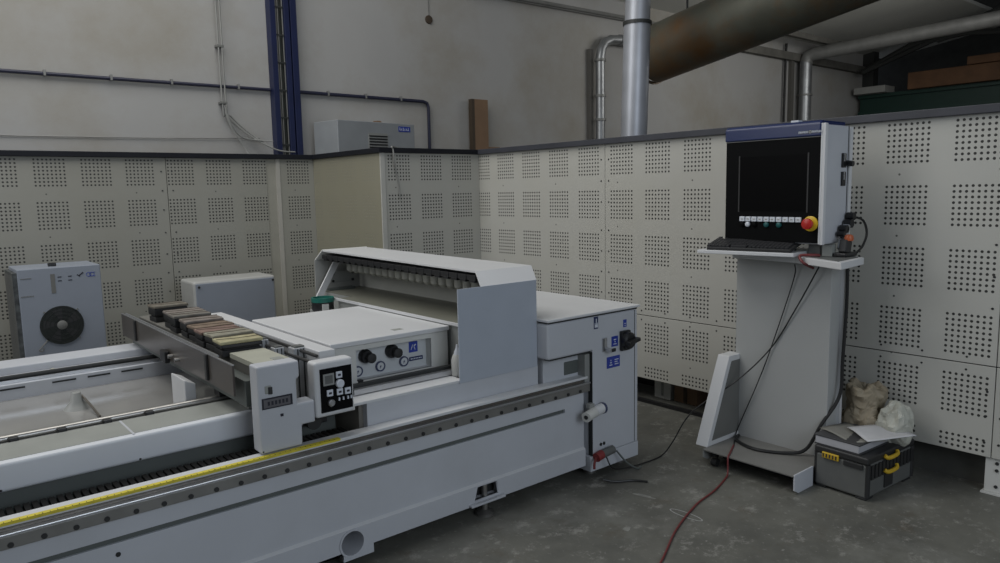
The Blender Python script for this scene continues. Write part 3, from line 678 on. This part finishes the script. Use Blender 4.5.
pods = [(3.055, R(-3), (.40, .37, .22), ''), (3.185, R(2), (.25, .24, .185), ''), (3.312, R(-2), (.20, .13, .105), ''), (3.445, R(4), (.185, .135, .095), ''),
        (3.585, R(-3), (.19, .165, .145), ''), (3.76, R(-2), (.16, .15, .13), ''), (3.90, R(-2), (.21, .185, .165), ''), (4.17, R(2), (.165, .15, .12), '')]
plab = ['vacuum pod with a pale yellowed top nearest the white end cover', 'vacuum pod with grey-beige top second from the white end cover', 'vacuum pod with reddish wood top third from the white end cover',
        'vacuum pod with brown wood top fourth from the white end cover', 'vacuum pod with greyish top fifth from the white end cover', 'vacuum pod with dull grey-brown top third from the far end of its row',
        'vacuum pod with pinkish grey top second from the far end of its row', 'vacuum pod with grey-brown top at the far end of its row']
proto = None
for i, (y, rz, c, _) in enumerate(pods):
    rt = thing('vacuum_pod', plab[i], 'vacuum pod', (1.085+.005*i+.005*math.sin(i*2.3), y, .843), rz, 'vacuum pods on the work console')
    cm = mat('pod_top_%d' % i, c, .6, noise=.25, scale=35, dark=(c[0]*.5, c[1]*.42, c[2]*.35), dscale=14, damt=.6)
    h = .064+.0035*i+.004*math.sin(i*1.7)
    B().box(-.080, .082, -.056, .056, 0, .026).box(-.072, .075, -.05, .05, .026, .032).build('base', 'rubber', rt, .004, local=True)
    B().box(-.084, .086, -.058, .058, .032, h-.014).build('gasket_body', 'black', rt, .006, local=True)
    tp = B().box(-.087, .09, -.0585, .0585, h-.014, h).build('wood_top', cm, rt, .004, local=True)
    b = B()
    b.tube([(-.085, .052, h), (-.02, .048, h), (.03, .05, h), (.088, .047, h)], .0025, 6, 5)
    b.tube([(-.085, .01+.01*math.sin(i), h), (0, -.008, h), (.088, -.02+.02*math.cos(i), h)], .0022, 6, 5)
    b.build('seal_cord', 'boarddark', tp, smooth=True, local=True)

# ================================================================== ELECTRICAL CABINET
XC0, XC1, YC = 2.39, 3.055, 2.54
ca = thing('electrical_cabinet', 'white electrical cabinet with black main switch and blue stickers at machine end', 'cabinet', (2.75, 3, 0))
B().box(XC0-.006, XC1+.012, YC-.008, 3.82, .862, .876).build('lid', 'whitetop', ca, .004)
B().box(XC0+.012, XC1, YC+.006, 3.8, .852, .862).build('lid_gap', 'dark', ca)
B().box(XC0, XC1, YC, 3.8, .676, .853).build('upper_body', 'white', ca, .012, seg=3)
B().box(2.702, XC1, YC, 3.8, .12, .690).build('lower_body', 'white', ca, .003)
B().box(2.42, 2.702, YC+.07, 3.8, .10, .676).build('inner_body', 'white', ca)
B().box(XC0+.02, 2.70, YC+.012, YC+.05, .668, .676).build('underside_gap', 'dark', ca)
B().box(2.682, XC1+.004, YC-.002, 3.78, .038, .118).build('plinth', 'white', ca, .002)
B().box(XC1-.028, XC1-.024, YC-.001, YC+.001, .125, .848).build('door_seam', 'caselid', ca)
B().box(2.700, 2.706, YC+.002, YC+.03, .05, .67).build('side_seam', 'dark', ca)
B().box(2.565, 2.665, YC+.066, YC+.074, .560, .628).build('vent', 'darkgreen_in', ca, .01)
B().box(2.665, 2.70, YC+.02, YC+.08, .50, .66).build('return_flange', 'grey', ca)
sw = B().box(2.906, 2.976, YC-.022, YC, .645, .752).build('main_switch', 'black', ca, .006)
B().lathe((2.945, YC-.022, .70), [(.045, 0), (.045, -.02), (.036, -.030)], 24, 1).build('switch_dial', 'black', sw, smooth=True)
B().box(2.935, 2.955, YC-.078, YC-.05, .655, .745, ry=R(80)).build('switch_handle', 'black', sw, .004)
lk = B().box(2.772, 2.805, YC-.008, YC, .662, .732).build('key_lock', 'alu', ca, .002)
B().box(2.775, 2.781, YC-.0095, YC-.007, .665, .730).build('lock_edge', 'caselid', lk); B().cyl((2.795, YC-.05, .672), (2.795, YC-.006, .672), .012, 12).build('lock_barrel', 'alu', lk); B().box(2.793, 2.82, YC-.055, YC-.045, .664, .682).build('key', 'black', lk, .003)
def sticker(x0, x1, z0, z1, marks, m='blue'):
    s = B().box(x0, x1, YC-.0025, YC+.0005, z0, z1).build('sticker', m, ca)
    b = B()
    for (a0, a1, c0, c1, ry) in marks: b.box(x0+(x1-x0)*a0, x0+(x1-x0)*a1, YC-.004, YC-.002, z0+(z1-z0)*c0, z0+(z1-z0)*c1, ry=R(ry))
    b.build('pictogram', 'key', s)
sticker(2.712, 2.742, .788, .850, [(.25, .75, .12, .35, 0), (.40, .60, .35, .85, 0), (.12, .25, .1, .5, 0), (.75, .88, .1, .5, 0)], 'bluedark')
sticker(2.937, 2.962, .768, .808, [(.2, .8, .45, .52, 0), (.3, .7, .2, .26, 0)])
sticker(2.845, 2.893, .676, .730, [(.30, .70, .62, .72, 0), (.42, .58, .40, .50, 0), (.25, .75, .20, .28, 0)])
sticker(2.808, 2.908, .565, .625, [(.18, .40, .22, .30, 0), (.23, .35, .42, .50, 0), (.27, .31, .60, .72, 0), (.58, .88, .24, .31, 0), (.58, .80, .44, .51, 0), (.58, .88, .64, .71, 0)])
for x in (2.760, 2.785): B().cyl((x, YC-.003, .170), (x, YC+.001, .170), .009, 12).build('plug_dot', 'caselid', ca)
for x in (2.76, 2.99):
    for y in (2.62, 3.7): B().lathe((x, y, 0), [(.035, 0), (.035, .012), (.015, .02), (.015, .05)], 16).build('levelling_foot', 'steel', ca, smooth=True)
ck = B().box(XC1+.001, XC1+.02, 2.66, 2.70, .09, .15).build('side_bracket', 'darkgreen_in', ca, .004)
rl = thing('hose_coupling', 'white cylindrical coupling clipped to the seam of bed and cabinet', 'coupling', (2.69, 2.5, .36))
B().tube([(2.605, 2.495, .358), (2.69, 2.515, .366)], .026, 20).build('body', 'warmwhite', rl, smooth=True)
B().tube([(2.688, 2.514, .366), (2.745, 2.518, .372)], .027, 20).build('socket', 'whitetop', rl, smooth=True)
B().ring((2.745, 2.518, .372), 0, .015, .029, .014).build('end_ring', 'navy', rl)
B().cyl((2.602, 2.4944, .3578), (2.606, 2.4953, .358), .011, 12).build('bore', 'caselid', rl)
B().box(2.655, 2.69, 2.515, 2.545, .385, .41).build('clip', 'grey', rl, .003)
pc = thing('power_plug', 'red and grey power plug pushed into the cabinet plinth', 'plug', (2.72, 2.52, .12))
B().tube([(2.70, 2.515, .118), (2.745, 2.518, .126)], .024, 14).build('red_collar', 'dullred', pc, smooth=True)
B().tube([(2.745, 2.515, .126), (2.825, 2.512, .135)], .022, 14).build('grey_body', 'case', pc, smooth=True)
B().tube([(2.70, 2.515, .118), (2.675, 2.505, .10), (2.668, 2.50, .07)], .007, 6, 4).build('flex', 'redcable', pc, smooth=True)

# ================================================================== FAN UNIT + WHITE BOX (behind the machine)
fu = thing('chiller_unit', 'pale blue white chiller cabinet with round black fan behind the bed', 'chiller', (.82, 5.7, 0))
B().box(.595, 1.068, 5.5, 5.9, .02, 1.062).build('housing', 'unitblue', fu, .005)
B().box(.570, .595, 5.51, 5.9, .03, 1.04).build('condenser_side', 'fins', fu)
b = B()
for i in range(16): b.box(.566, .571, 5.52+i*.023, 5.527+i*.023, .05, 1.02)
b.build('fin_slats', 'greycable', fu)
fc = (.816, 5.496, .683)
B().ring((fc[0], 5.49, fc[2]), 1, .118, .126, .012, 40).build('fan_ring', 'fan', fu, smooth=True)
B().cyl((fc[0], 5.494, fc[2]), (fc[0], 5.499, fc[2]), .119, 40).build('fan_opening', 'fan', fu)
b = B()
for rr in (.02, .045, .07, .095): b.ring((fc[0], 5.490, fc[2]), 1, rr-.0015, rr+.0015, .003, 32)
b.build('guard_rings', 'fan', fu)
B().lathe((fc[0], 5.494, fc[2]), [(.030, 0), (.030, -.006), (.024, -.010)], 20, 1).build('fan_hub', 'greycable', fu, smooth=True)
for k in range(4):
    a = R(45+90*k)
    B().box(fc[0]+math.cos(a)*.128-.010, fc[0]+math.cos(a)*.128+.010, 5.490, 5.50, fc[2]+math.sin(a)*.128-.004, fc[2]+math.sin(a)*.128+.004, ry=-a).build('fan_bracket', 'greycable', fu)
for k in range(5):
    a = R(72*k+20)
    B().prism([(fc[0]+math.cos(a+d)*q, fc[2]+math.sin(a+d)*q) for d, q in ((-.2, .03), (.2, .03), (.45, .11), (-.1, .11))], 1, 5.4925, 5.4945).build('fan_blade', 'caselid', fu)
B().box(.775, .80, 5.498, 5.501, .895, 1.02).build('side_slot', 'greycable', fu)
for x, z in ((.815, .995), (.815, .97), (.875, .995), (.875, .97)): B().box(x, x+.022, 5.498, 5.501, z, z+.006).build('print_mark', 'displayframe', fu)
b = B().box(.925, .945, 5.498, 5.501, .995, 1.002, ry=R(40)).box(.935, .968, 5.498, 5.501, 1.003, 1.011, ry=R(-38))
b.build('tick_mark', 'displayframe', fu)
b = B().ring((.995, 5.4985, 1.0), 1, .012, .015, .002, 20).ring((1.015, 5.4985, 1.0), 1, .012, .015, .002, 20).box(.99, 1.035, 5.498, 5.5, 1.011, 1.014).box(.99, 1.035, 5.498, 5.5, .987, .990)
b.build('emblem', 'blue', fu)
b = B().box(.61, .67, 5.498, 5.501, 1.0, 1.004)
for i in range(9): b.box(.605+i*.008, .610+i*.008, 5.498, 5.501, .884, .892)
b.build('name_strip', 'greycable', fu)
B().box(.785, .83, 5.60, 5.64, 1.062, 1.085).build('top_plug', 'black', fu, .004)
B().tube([(.72, 5.493, .585), (.69, 5.485, .555), (.675, 5.485, .535), (.69, 5.485, .528), (.70, 5.49, .545)], .004, 6, 5).build('wire_tail', 'greycable', fu, smooth=True)

wb = thing('junction_cabinet', 'low white rounded cabinet standing by the left screen behind the pods', 'cabinet', (2, 5.7, 0))
B().box(1.69, 2.32, 5.6, 5.92, 0, .872).build('shell', mat('cabinet_shell', (.40, .40, .38), .45), wb, .02, seg=4)
B().box(1.705, 2.305, 5.592, 5.602, .03, .855).build('front_door', 'unitblue', wb, .008)
for x, z in ((1.728, .83), (2.295, .835)): B().cyl((x, 5.585, z), (x, 5.593, z), .009, 12).build('screw_lock', 'caselid', wb)

# ================================================================== CONTROL CONSOLE
cc = thing('control_console', 'tall white control console with black screen and blue top on a floor tray', 'console', (3.6, 2.0, 0))
B().box(3.60, 3.72, 1.755, 2.29, .09, 1.108).build('column', 'column', cc, .003)
B().box(3.70, 3.722, 1.738, 1.756, .09, 1.108).build('column_edge', 'whitetop', cc)
# floor tray
b = B().prism([(3.26, .088), (3.61, .088), (3.61, .094), (3.26, .094)], 1, 1.742, 2.262)
tr_ = b.build('floor_tray', mat('tray_grey', (.175, .172, .16), .5, noise=.1), cc)
B().prism([(3.262, .02), (3.30, .0), (3.44, .0), (3.44, .1), (3.262, .1)], 1, 1.736, 1.744).build('tray_end', 'white', tr_, .001)
B().prism([(3.262, .05), (3.30, .03), (3.44, .03), (3.44, .088), (3.262, .088)], 1, 2.255, 2.262).build('tray_end', 'grey', tr_)
B().box(3.44, 3.72, 1.75, 2.255, 0, .088).build('tray_plinth', 'dark', tr_)
B().cyl((3.31, 2.20, .06), (3.31, 2.235, .06), .012, 14).build('castor', 'black', tr_)
B().cyl((3.31, 2.20, .022), (3.31, 2.23, .022), .022, 16).build('castor', 'rubber', tr_)
# side fin
B().prism([(3.30, .092), (3.62, .092), (3.62, .565), (3.50, .565)], 1, 2.262, 2.335).build('side_fin', 'whitetop', cc, .003)
B().prism([(3.345, .12), (3.60, .12), (3.60, .535), (3.52, .535)], 1, 2.2605, 2.2635).build('fin_recess', 'fininner', cc)
# shelf
B().prism([(3.295, 1.565), (3.60, 1.60), (3.72, 1.75), (3.72, 2.27), (3.52, 2.27), (3.47, 1.88)], 2, 1.108, 1.142).build('shelf', 'whitetop', cc, .004)
B().prism([(3.34, 1.60), (3.58, 1.62), (3.70, 1.76), (3.70, 2.2), (3.55, 2.2), (3.50, 1.87)], 2, 1.142, 1.145).build('shelf_mat', 'case', cc)
kt = B().prism([(3.294, 2.337), (3.371, 1.836), (3.70, 1.888), (3.62, 2.388)], 2, 1.146, 1.165).build('keyboard_tray', 'whitetop', cc, .003)
# head
B().box(3.475, 3.72, 1.745, 2.275, 1.205, 1.780).build('head_housing', 'white', cc, .006)
B().box(3.452, 3.476, 1.735, 1.750, 1.205, 1.785).build('side_cheek', 'whitetop', cc, .002)
B().box(3.452, 3.476, 1.75, 1.758, 1.207, 1.785).build('front_frame', 'whitetop', cc, .001)
B().box(3.47, 3.72, 2.10, 2.16, 1.165, 1.206).build('neck', 'grey', cc); B().box(3.56, 3.72, 1.80, 1.86, 1.145, 1.206).build('neck', 'grey', cc)
fpn = B().box(3.455, 3.476, 1.758, 2.274, 1.212, 1.722).build('front_panel', 'facepanel', cc, .002)
B().prism([(3.447, 1.727), (3.475, 1.722), (3.475, 1.80), (3.462, 1.80), (3.447, 1.785)], 1, 1.758, 2.278).build('blue_header', 'bluedark', cc, .005)
B().box(3.452, 3.456, 1.758, 2.276, 1.7215, 1.7245).build('header_line', 'greycable', cc)
tx = B()
wd = [.012, .009, .009, .010, .009]
y = 1.868
for i in range(11):
    if i == 5: y -= .018; continue
    w = .0075; h = .010
    tx.box(3.4445, 3.4475, y-w, y-w+.0022, 1.742, 1.742+h)
    tx.box(3.4445, 3.4475, y-w, y, 1.742+(0 if i % 2 else h-.002), 1.744+(0 if i % 2 else h-.002))
    tx.box(3.4445, 3.4475, y-.0022, y, 1.742, 1.742+h)
    y -= .0098
tx.build('lettering', 'key', cc)
B().ring((3.4445, 1.810, 1.747), 0, .004, .0075, .003, 16).build('logo_ring', 'gripper', cc)
B().box(3.50, 3.54, 1.90, 1.94, 1.80, 1.812).build('top_latch', 'key', cc, .002)
B().box(3.475, 3.70, 1.76, 2.27, 1.775, 1.80).build('top_cover', 'bluedark', cc, .006)
B().box(3.4535, 3.4555, 1.822, 2.19, 1.366, 1.643).build('screen', 'screen', cc)
for (a0, a1, c0, c1) in ((1.815, 1.822, 1.36, 1.65), (2.19, 2.197, 1.36, 1.65)): B().box(3.453, 3.4555, a0, a1, c0, c1).build('screen_bezel', 'caselid', cc)
for i in range(10):
    y = 2.170-i*.0345
    k = B().box(3.447, 3.4555, y-.0145, y+.0145, 1.312, 1.337).build('function_key', 'key', cc, .002)
    B().box(3.4462, 3.4475, y-.006, y+.006, 1.322, 1.327).build('key_mark', 'gripper', k)
for y, m in ((2.170, 'facepanel'), (2.137, 'key'), (2.10, 'facepanel'), (2.031, 'tealkey'), (1.962, 'tealkey')):
    B().lathe((3.4555, y, 1.297), [(.013, 0), (.013, -.010), (.009, -.013)], 16, 0).build('round_button', m, cc, smooth=True)
es = B().lathe((3.4555, 1.797, 1.307), [(.037, 0), (.037, -.006), (.030, -.010)], 28, 0).build('emergency_stop', 'estop', cc, smooth=True)
B().lathe((3.4475, 1.797, 1.307), [(.018, 0), (.018, -.02), (.027, -.024), (.026, -.036), (.012, -.042)], 24, 0).build('red_knob', 'red', es, smooth=True)
for z in (1.611, 1.521):
    h = B().box(3.635, 3.675, 1.737, 1.746, z-.035, z+.035).build('side_hinge', 'black', cc, .003); B().box(3.645, 3.652, 1.733, 1.738, z-.005, z+.033).build('hinge_rib', 'alu', h)
B().cyl((3.69, 1.746, 1.598), (3.69, 1.71, 1.594), .014, 12).build('side_knob', 'black', cc)
B().box(3.700, 3.704, 1.7435, 1.7455, 1.21, 1.78).build('side_seam', 'caselid', cc)
B().box(3.705, 3.735, 1.737, 1.745, 1.22, 1.775).build('rear_edge', 'whitetop', cc)
# clutter on the shelf: hand control on a bracket
hs = thing('hand_scanner', 'small handset with orange knob hanging at the right side of the console shelf', 'handset', (3.55, 1.70, 1.145))
B().box(3.52, 3.64, 1.650, 1.715, 1.145, 1.165).build('cradle', 'black', hs, .006)
B().box(3.545, 3.60, 1.66, 1.70, 1.162, 1.225, ry=R(12)).build('body', 'caselid', hs, .006)
B().lathe((3.575, 1.665, 1.222), [(.020, 0), (.022, .012), (.018, .026), (.010, .03)], 16).build('orange_cap', 'orange', hs, smooth=True)
for (x, z, q) in ((3.63, 1.275, .020), (3.68, 1.30, .022), (3.70, 1.335, .020), (3.605, 1.252, .014)):
    B().cyl((x, 1.700, z), (x, 1.734, z), q, 14).build('clip', 'black', hs)
B().box(3.62, 3.64, 1.70, 1.732, 1.17, 1.30, ry=R(25)).build('arm', 'alu', hs, .003)
B().tube([(3.70, 1.69, 1.33), (3.725, 1.665, 1.31), (3.73, 1.65, 1.25), (3.69, 1.65, 1.19), (3.64, 1.655, 1.16)], .006, 6, 6).build('cord', 'blackcable', hs, smooth=True)
tag(B().box(3.52, 3.56, 1.72, 1.77, 1.145, 1.20).build('card_holder', 'greygreen', None, .002), 'grey card holder standing on the shelf beside the handset', 'holder')

kb = thing('keyboard', 'black computer keyboard on the white tray under the screen', 'keyboard', (3.42, 2.09, 1.180), R(8.7))
kb.rotation_euler = (0, R(-13), R(8.7))
B().box(-.075, .085, -.225, .215, 0, .018).build('case', 'caselid', kb, .004, local=True)
b = B()
for rr in range(6):
    for k in range(21):
        if rr == 0 and k in (1, 6, 11, 17): continue
        if rr == 5 and 6 <= k <= 10: continue
        b.box(.075-rr*.026-.010-(.004 if rr else -.002), .075-rr*.026+.010-(.004 if rr else -.002), .205-k*.0203-.0085, .205-k*.0203+.0085, .018, .027)
b.box(.075-5*.026-.014, .075-5*.026+.006, .205-10*.0203, .205-6*.0203, .018, .027)
b.build('keys', 'keys', kb, local=True)
B().box(.055, .085, -.215, -.165, .018, .021).build('led_strip', 'grey', kb, local=True)
for y in (-.19, .18): B().box(.06, .07, y-.012, y+.012, -.028, .001).build('foot', 'rubber', kb, local=True)

# ================================================================== TOOL CASE AND PAPERS
tc = thing('tool_case', 'grey stackable tool case with yellow latches on the floor beside the console', 'tool case', (3.435, 1.472, 0), R(-3.5))
LX, LY, HZ = .45, .262, .212
B().box(0, LX, 0, LY, .012, .175).build('body', 'case', tc, .010, seg=3, local=True)
B().box(-.004, LX+.004, -.004, LY+.004, .178, HZ).build('lid', 'caselid', tc, .008, seg=3, local=True)
for x in (.012, LX-.012):
    for y in (.004, LY-.004): B().cyl((x, y, .02), (x, y, .178), .013, 10).build('corner_bar', 'caselid', tc, smooth=True, local=True)
for x in (.04, LX-.04):
    for y in (.03, LY-.03): B().box(x-.035, x+.035, y-.025, y+.025, 0, .012).build('foot', 'caselid', tc, .003, local=True)
yl = B().box(-.014, -.003, LY*.52, LY*.52+.085, .160, .190).build('latch', 'yellowlatch', tc, .004, local=True)
b = B()
for i in range(5): b.box(-.0155, -.0135, LY*.52+.008+i*.016, LY*.52+.016+i*.016, .166, .184)
b.build('latch_ribs', 'boarddark', yl, local=True)
B().box(-.008, .0, .02, .115, .150, .176).build('front_band', 'caselid', tc, .003, local=True)
b = B()
for i in range(12): b.box(.03+i*.035, .052+i*.035, -.008, .0, .10, .170)
b.build('side_ribs', 'caselid', tc, .002, local=True)
B().box(.16, .24, -.006, .0, .03, .10).build('side_slot', 'caselid', tc, .002, local=True)
for z in (.185, .115):
    h = B().tube([(.14, -.010, z+.012), (.16, -.020, z), (.24, -.020, z), (.26, -.010, z+.012)], .010, 8, 4).build('yellow_handle', 'yellowlatch', tc, smooth=True, local=True)
bi = thing('ring_binder', 'dark binder with white page edges lying on the tool case', 'binder', (3.445, 1.462, .213), R(-3.5))
B().box(0, .29, .055, .285, 0, .006).build('back_cover', 'binder', bi, local=True); B().box(.0, .285, .06, .28, .006, .042).build('page_block', 'pages', bi, .002, local=True); B().box(-.002, .292, .053, .287, .042, .05).build('front_cover', 'binder', bi, .002, local=True)
def sheet(name, pts, m, label, dz=.004):
    b = B(); n = 8
    (ax, ay), (bx_, by), (cx, cy), (dx, dy) = pts
    grid = []
    for i in range(n+1):
        row = []
        for j in range(n+1):
            s, t_ = i/n, j/n
            x = (ax*(1-s)+bx_*s)*(1-t_)+(dx*(1-s)+cx*s)*t_; y = (ay*(1-s)+by*s)*(1-t_)+(dy*(1-s)+cy*s)*t_
            row.append(b.bm.verts.new((x, y, dz+.004*math.sin(5*s+3*t_)+.004)))
        grid.append(row)
    for i in range(n):
        for j in range(n): b.bm.faces.new((grid[i][j], grid[i+1][j], grid[i+1][j+1], grid[i][j+1]))
    o = b.build(name, m, None); md = o.modifiers.new('s', 'SOLIDIFY'); md.thickness = .002
    for p in o.data.polygons: p.use_smooth = True
    return tag(o, label, 'paper')
sheet('paper_sheet', [(3.55, 1.765), (3.46, 1.56), (3.58, 1.45), (3.74, 1.70)], 'paper2', 'grey paper sheet lying across the binder under the white sheet', .262)
sheet('paper_sheet', [(3.62, 1.66), (3.49, 1.50), (3.72, 1.37), (3.84, 1.52)], 'paper', 'white paper sheet on top of the pile on the tool case', .276)

def bag(name, c, prof, m, label, seed, parent=None, sx=1, sy=1):
    rnd = random.Random(seed); b = B(); seg = 26; rings = []
    ph = [rnd.uniform(0, 6.28) for _ in range(6)]
    for k, (rad, h) in enumerate(prof):
        rg = []
        for i in range(seg):
            a = 2*math.pi*i/seg
            q = rad*(1+.13*math.sin(3*a+ph[0]+h*16)+.09*math.sin(5*a+ph[1]-h*24)+.06*math.sin(9*a+ph[2]+h*40))
            rg.append(b.bm.verts.new((c[0]+math.cos(a)*q*sx, c[1]+math.sin(a)*q*sy, c[2]+h+(.012*math.sin(4*a+ph[3]) if k > 1 else 0))))
        rings.append(rg)
    for i in range(len(rings)-1):
        for k in range(seg): b.bm.faces.new((rings[i][k], rings[i][(k+1) % seg], rings[i+1][(k+1) % seg], rings[i+1][k]))
    b.bm.faces.new(rings[0][::-1]); b.bm.faces.new(rings[-1])
    o = b.build(name, m, parent)
    sub = o.modifiers.new('sub', 'SUBSURF'); sub.levels = 2; sub.render_levels = 2; sub.subdivision_type = 'SIMPLE'
    tex = bpy.data.textures.new(name+'_folds', 'VORONOI'); tex.noise_scale = .06; tex.weight_1 = -1; tex.weight_2 = 1; tex.noise_intensity = 1.2
    dm = o.modifiers.new('folds', 'DISPLACE'); dm.texture = tex; dm.strength = -.045; dm.mid_level = .3; dm.texture_coords = 'GLOBAL'
    if label: tag(o, label, 'bag')
    return o
bag('crumpled_bag', (3.815, 1.662, .216), [(.09, 0), (.108, .03), (.105, .08), (.088, .115), (.080, .14), (.092, .19), (.100, .235), (.085, .240), (.070, .215)], 'bagbrown', 'crumpled tan bag on the back of the tool case by the column', 3, sx=.7, sy=.9)
bag('plastic_bag', (3.79, 1.495, .216), [(.07, 0), (.085, .03), (.09, .08), (.082, .13), (.055, .165), (.015, .18)], 'bagwhite', 'bunched whitish plastic bag on the tool case right of the tan bag', 8, sx=.75, sy=.8)

# ================================================================== CABLES ON FLOOR AND CONSOLE
def cable(name, pts, rad, m, label, sm=8): return tag(B().tube(pts, rad, 7, sm).build(name, m, None, smooth=True), label, 'cable')
cable('power_cable', [(3.56, 1.80, 1.09), (3.585, 1.935, .85), (3.585, 2.065, .629), (3.50, 2.21, .44), (3.36, 2.40, .25), (3.28, 2.47, .08), (3.24, 2.50, .012), (3.13, 2.488, .006), (2.98, 2.50, .006), (2.88, 2.505, .015), (2.79, 2.49, .05), (2.76, 2.50, .11)], .0038, 'blackcable', 'thin black cable hanging from the console to the plug at the machine end')
dc = thing('data_cable', 'thin cable from the console shelf turning red as it trails forward over the floor', 'cable', (3.3, 2.1, .01))
B().tube([(3.56, 1.93, 1.09), (3.585, 1.95, 1.0), (3.585, 2.065, .629), (3.585, 2.142, .415), (3.585, 2.25, .15), (3.52, 2.23, .102), (3.42, 2.175, .099)], .003, 7, 8).build('grey_run', 'blackcable', dc, smooth=True)
B().tube([(3.42, 2.175, .099), (3.30, 2.12, .099), (3.252, 2.10, .092), (3.24, 2.092, .03), (3.20, 2.075, .006), (3.011, 2.019, .006), (2.811, 1.982, .006), (2.532, 1.887, .006), (2.259, 1.756, .006), (2.0, 1.66, .006)], .0045, 7, 8).build('red_run', 'redcable', dc, smooth=True)
cable('thick_cable', [(3.70, 1.725, 1.10), (3.70, 1.722, .9), (3.68, 1.722, .6), (3.66, 1.722, .42), (3.582, 1.775, .27), (3.56, 1.84, .13), (3.50, 1.92, .104), (3.44, 2.06, .103), (3.49, 2.20, .104), (3.57, 2.24, .104)], .009, 'blackcable', 'thick black cable hanging down the console column and looping on the tray')
cable('red_lead', [(3.48, 1.76, 1.152), (3.44, 1.79, 1.155), (3.42, 1.83, 1.15), (3.40, 1.80, 1.12), (3.46, 1.78, 1.09)], .007, 'redcable', 'short red lead draped over the edge of the console shelf')
cable('cut_lead', [(2.85, 2.51, .12), (2.90, 2.48, .05), (2.96, 2.46, .008), (3.0, 2.47, .007)], .005, 'darkgreen_in', 'short dark green lead hanging from the cabinet plinth')
cable('cut_lead', [(2.69, 2.46, .02), (2.74, 2.42, .008), (2.82, 2.37, .007), (2.86, 2.31, .007)], .0055, 'blackcable', 'short black cable end lying on the floor before the cabinet')
# chalk oval and scuffs on the floor
def floor_mark(name, c, a, b_, rot, w, m, label, wob=0):
    B_ = B(); n = 40; A = []; Bv = []
    for i in range(n):
        t_ = 2*math.pi*i/n; k = 1+wob*math.sin(3*t_+c[0])*.5+wob*math.sin(7*t_)*.3
        for lst, d in ((A, 0), (Bv, w)):
            x = (a-d)*math.cos(t_)*k; y = (b_-d)*math.sin(t_)*k
            lst.append(B_.bm.verts.new((c[0]+x*math.cos(rot)-y*math.sin(rot), c[1]+x*math.sin(rot)+y*math.cos(rot), .0012)))
    if w < min(a, b_)*.9:
        for i in range(n): B_.bm.faces.new((A[i], A[(i+1) % n], Bv[(i+1) % n], Bv[i]))
    else:
        for v in Bv: B_.bm.verts.remove(v)
        B_.bm.faces.new(A)
    o = B_.build(name, m, None); o['kind'] = 'stuff'; return tag(o, label, 'floor mark', kind='stuff')
floor_mark('chalk_ring', (2.696, 1.955), .088, .026, R(-88), .006, 'chalk', 'white chalk oval drawn on the floor under the red cable')
floor_mark('paint_spot', (2.72, 2.22), .06, .012, R(-75), 1, 'scuff', 'elongated pale scuff on the floor before the cabinet', .3)
floor_mark('paint_spot', (2.388, 2.043), .022, .015, R(20), 1, 'scuff', 'roundish pale paint spot on the floor in front of the bed', .3)

# ================================================================== LIGHT
w = bpy.data.worlds.new('world'); SC.world = w; w.use_nodes = True
w.node_tree.nodes['Background'].inputs[0].default_value = (.80, .88, 1, 1); w.node_tree.nodes['Background'].inputs[1].default_value = .16
def area(name, loc, target, sx, sy, power, col=(1, 1, 1)):
    l = bpy.data.lights.new(name, 'AREA'); l.shape = 'RECTANGLE'; l.size = sx; l.size_y = sy; l.energy = power; l.color = col
    o = bpy.data.objects.new(name, l); COL.objects.link(o); o.location = loc
    o.rotation_euler = (Vector(target)-Vector(loc)).to_track_quat('-Z', 'Y').to_euler(); return o
area('skylight', (.6, 4.1, 5.2), (1.8, 4.0, 0), 3.5, 4.6, 160, (1, .99, .96))
area('side_fill', (-2.6, 4.8, 3.3), (3.9, 4.0, 1.4), 2.0, 2.0, 50, (.95, .97, 1))  # added fill that brightens the right screen towards the corner
area('rear_fill', (1.3, -2.6, 2.4), (1.3, 3, .5), 3.2, 2.2, 70, (.80, .89, 1))  # added fill from behind the camera for the machine's front faces
area('hall_fill', (9.0, 3.0, 3.5), (9.5, 6.5, 2.6), 3.5, 1.2, 45, (1, .99, .96))  # added fill that brightens the plaster wall at the right
SC.view_settings.view_transform = 'Standard'
SC.view_settings.exposure = 0
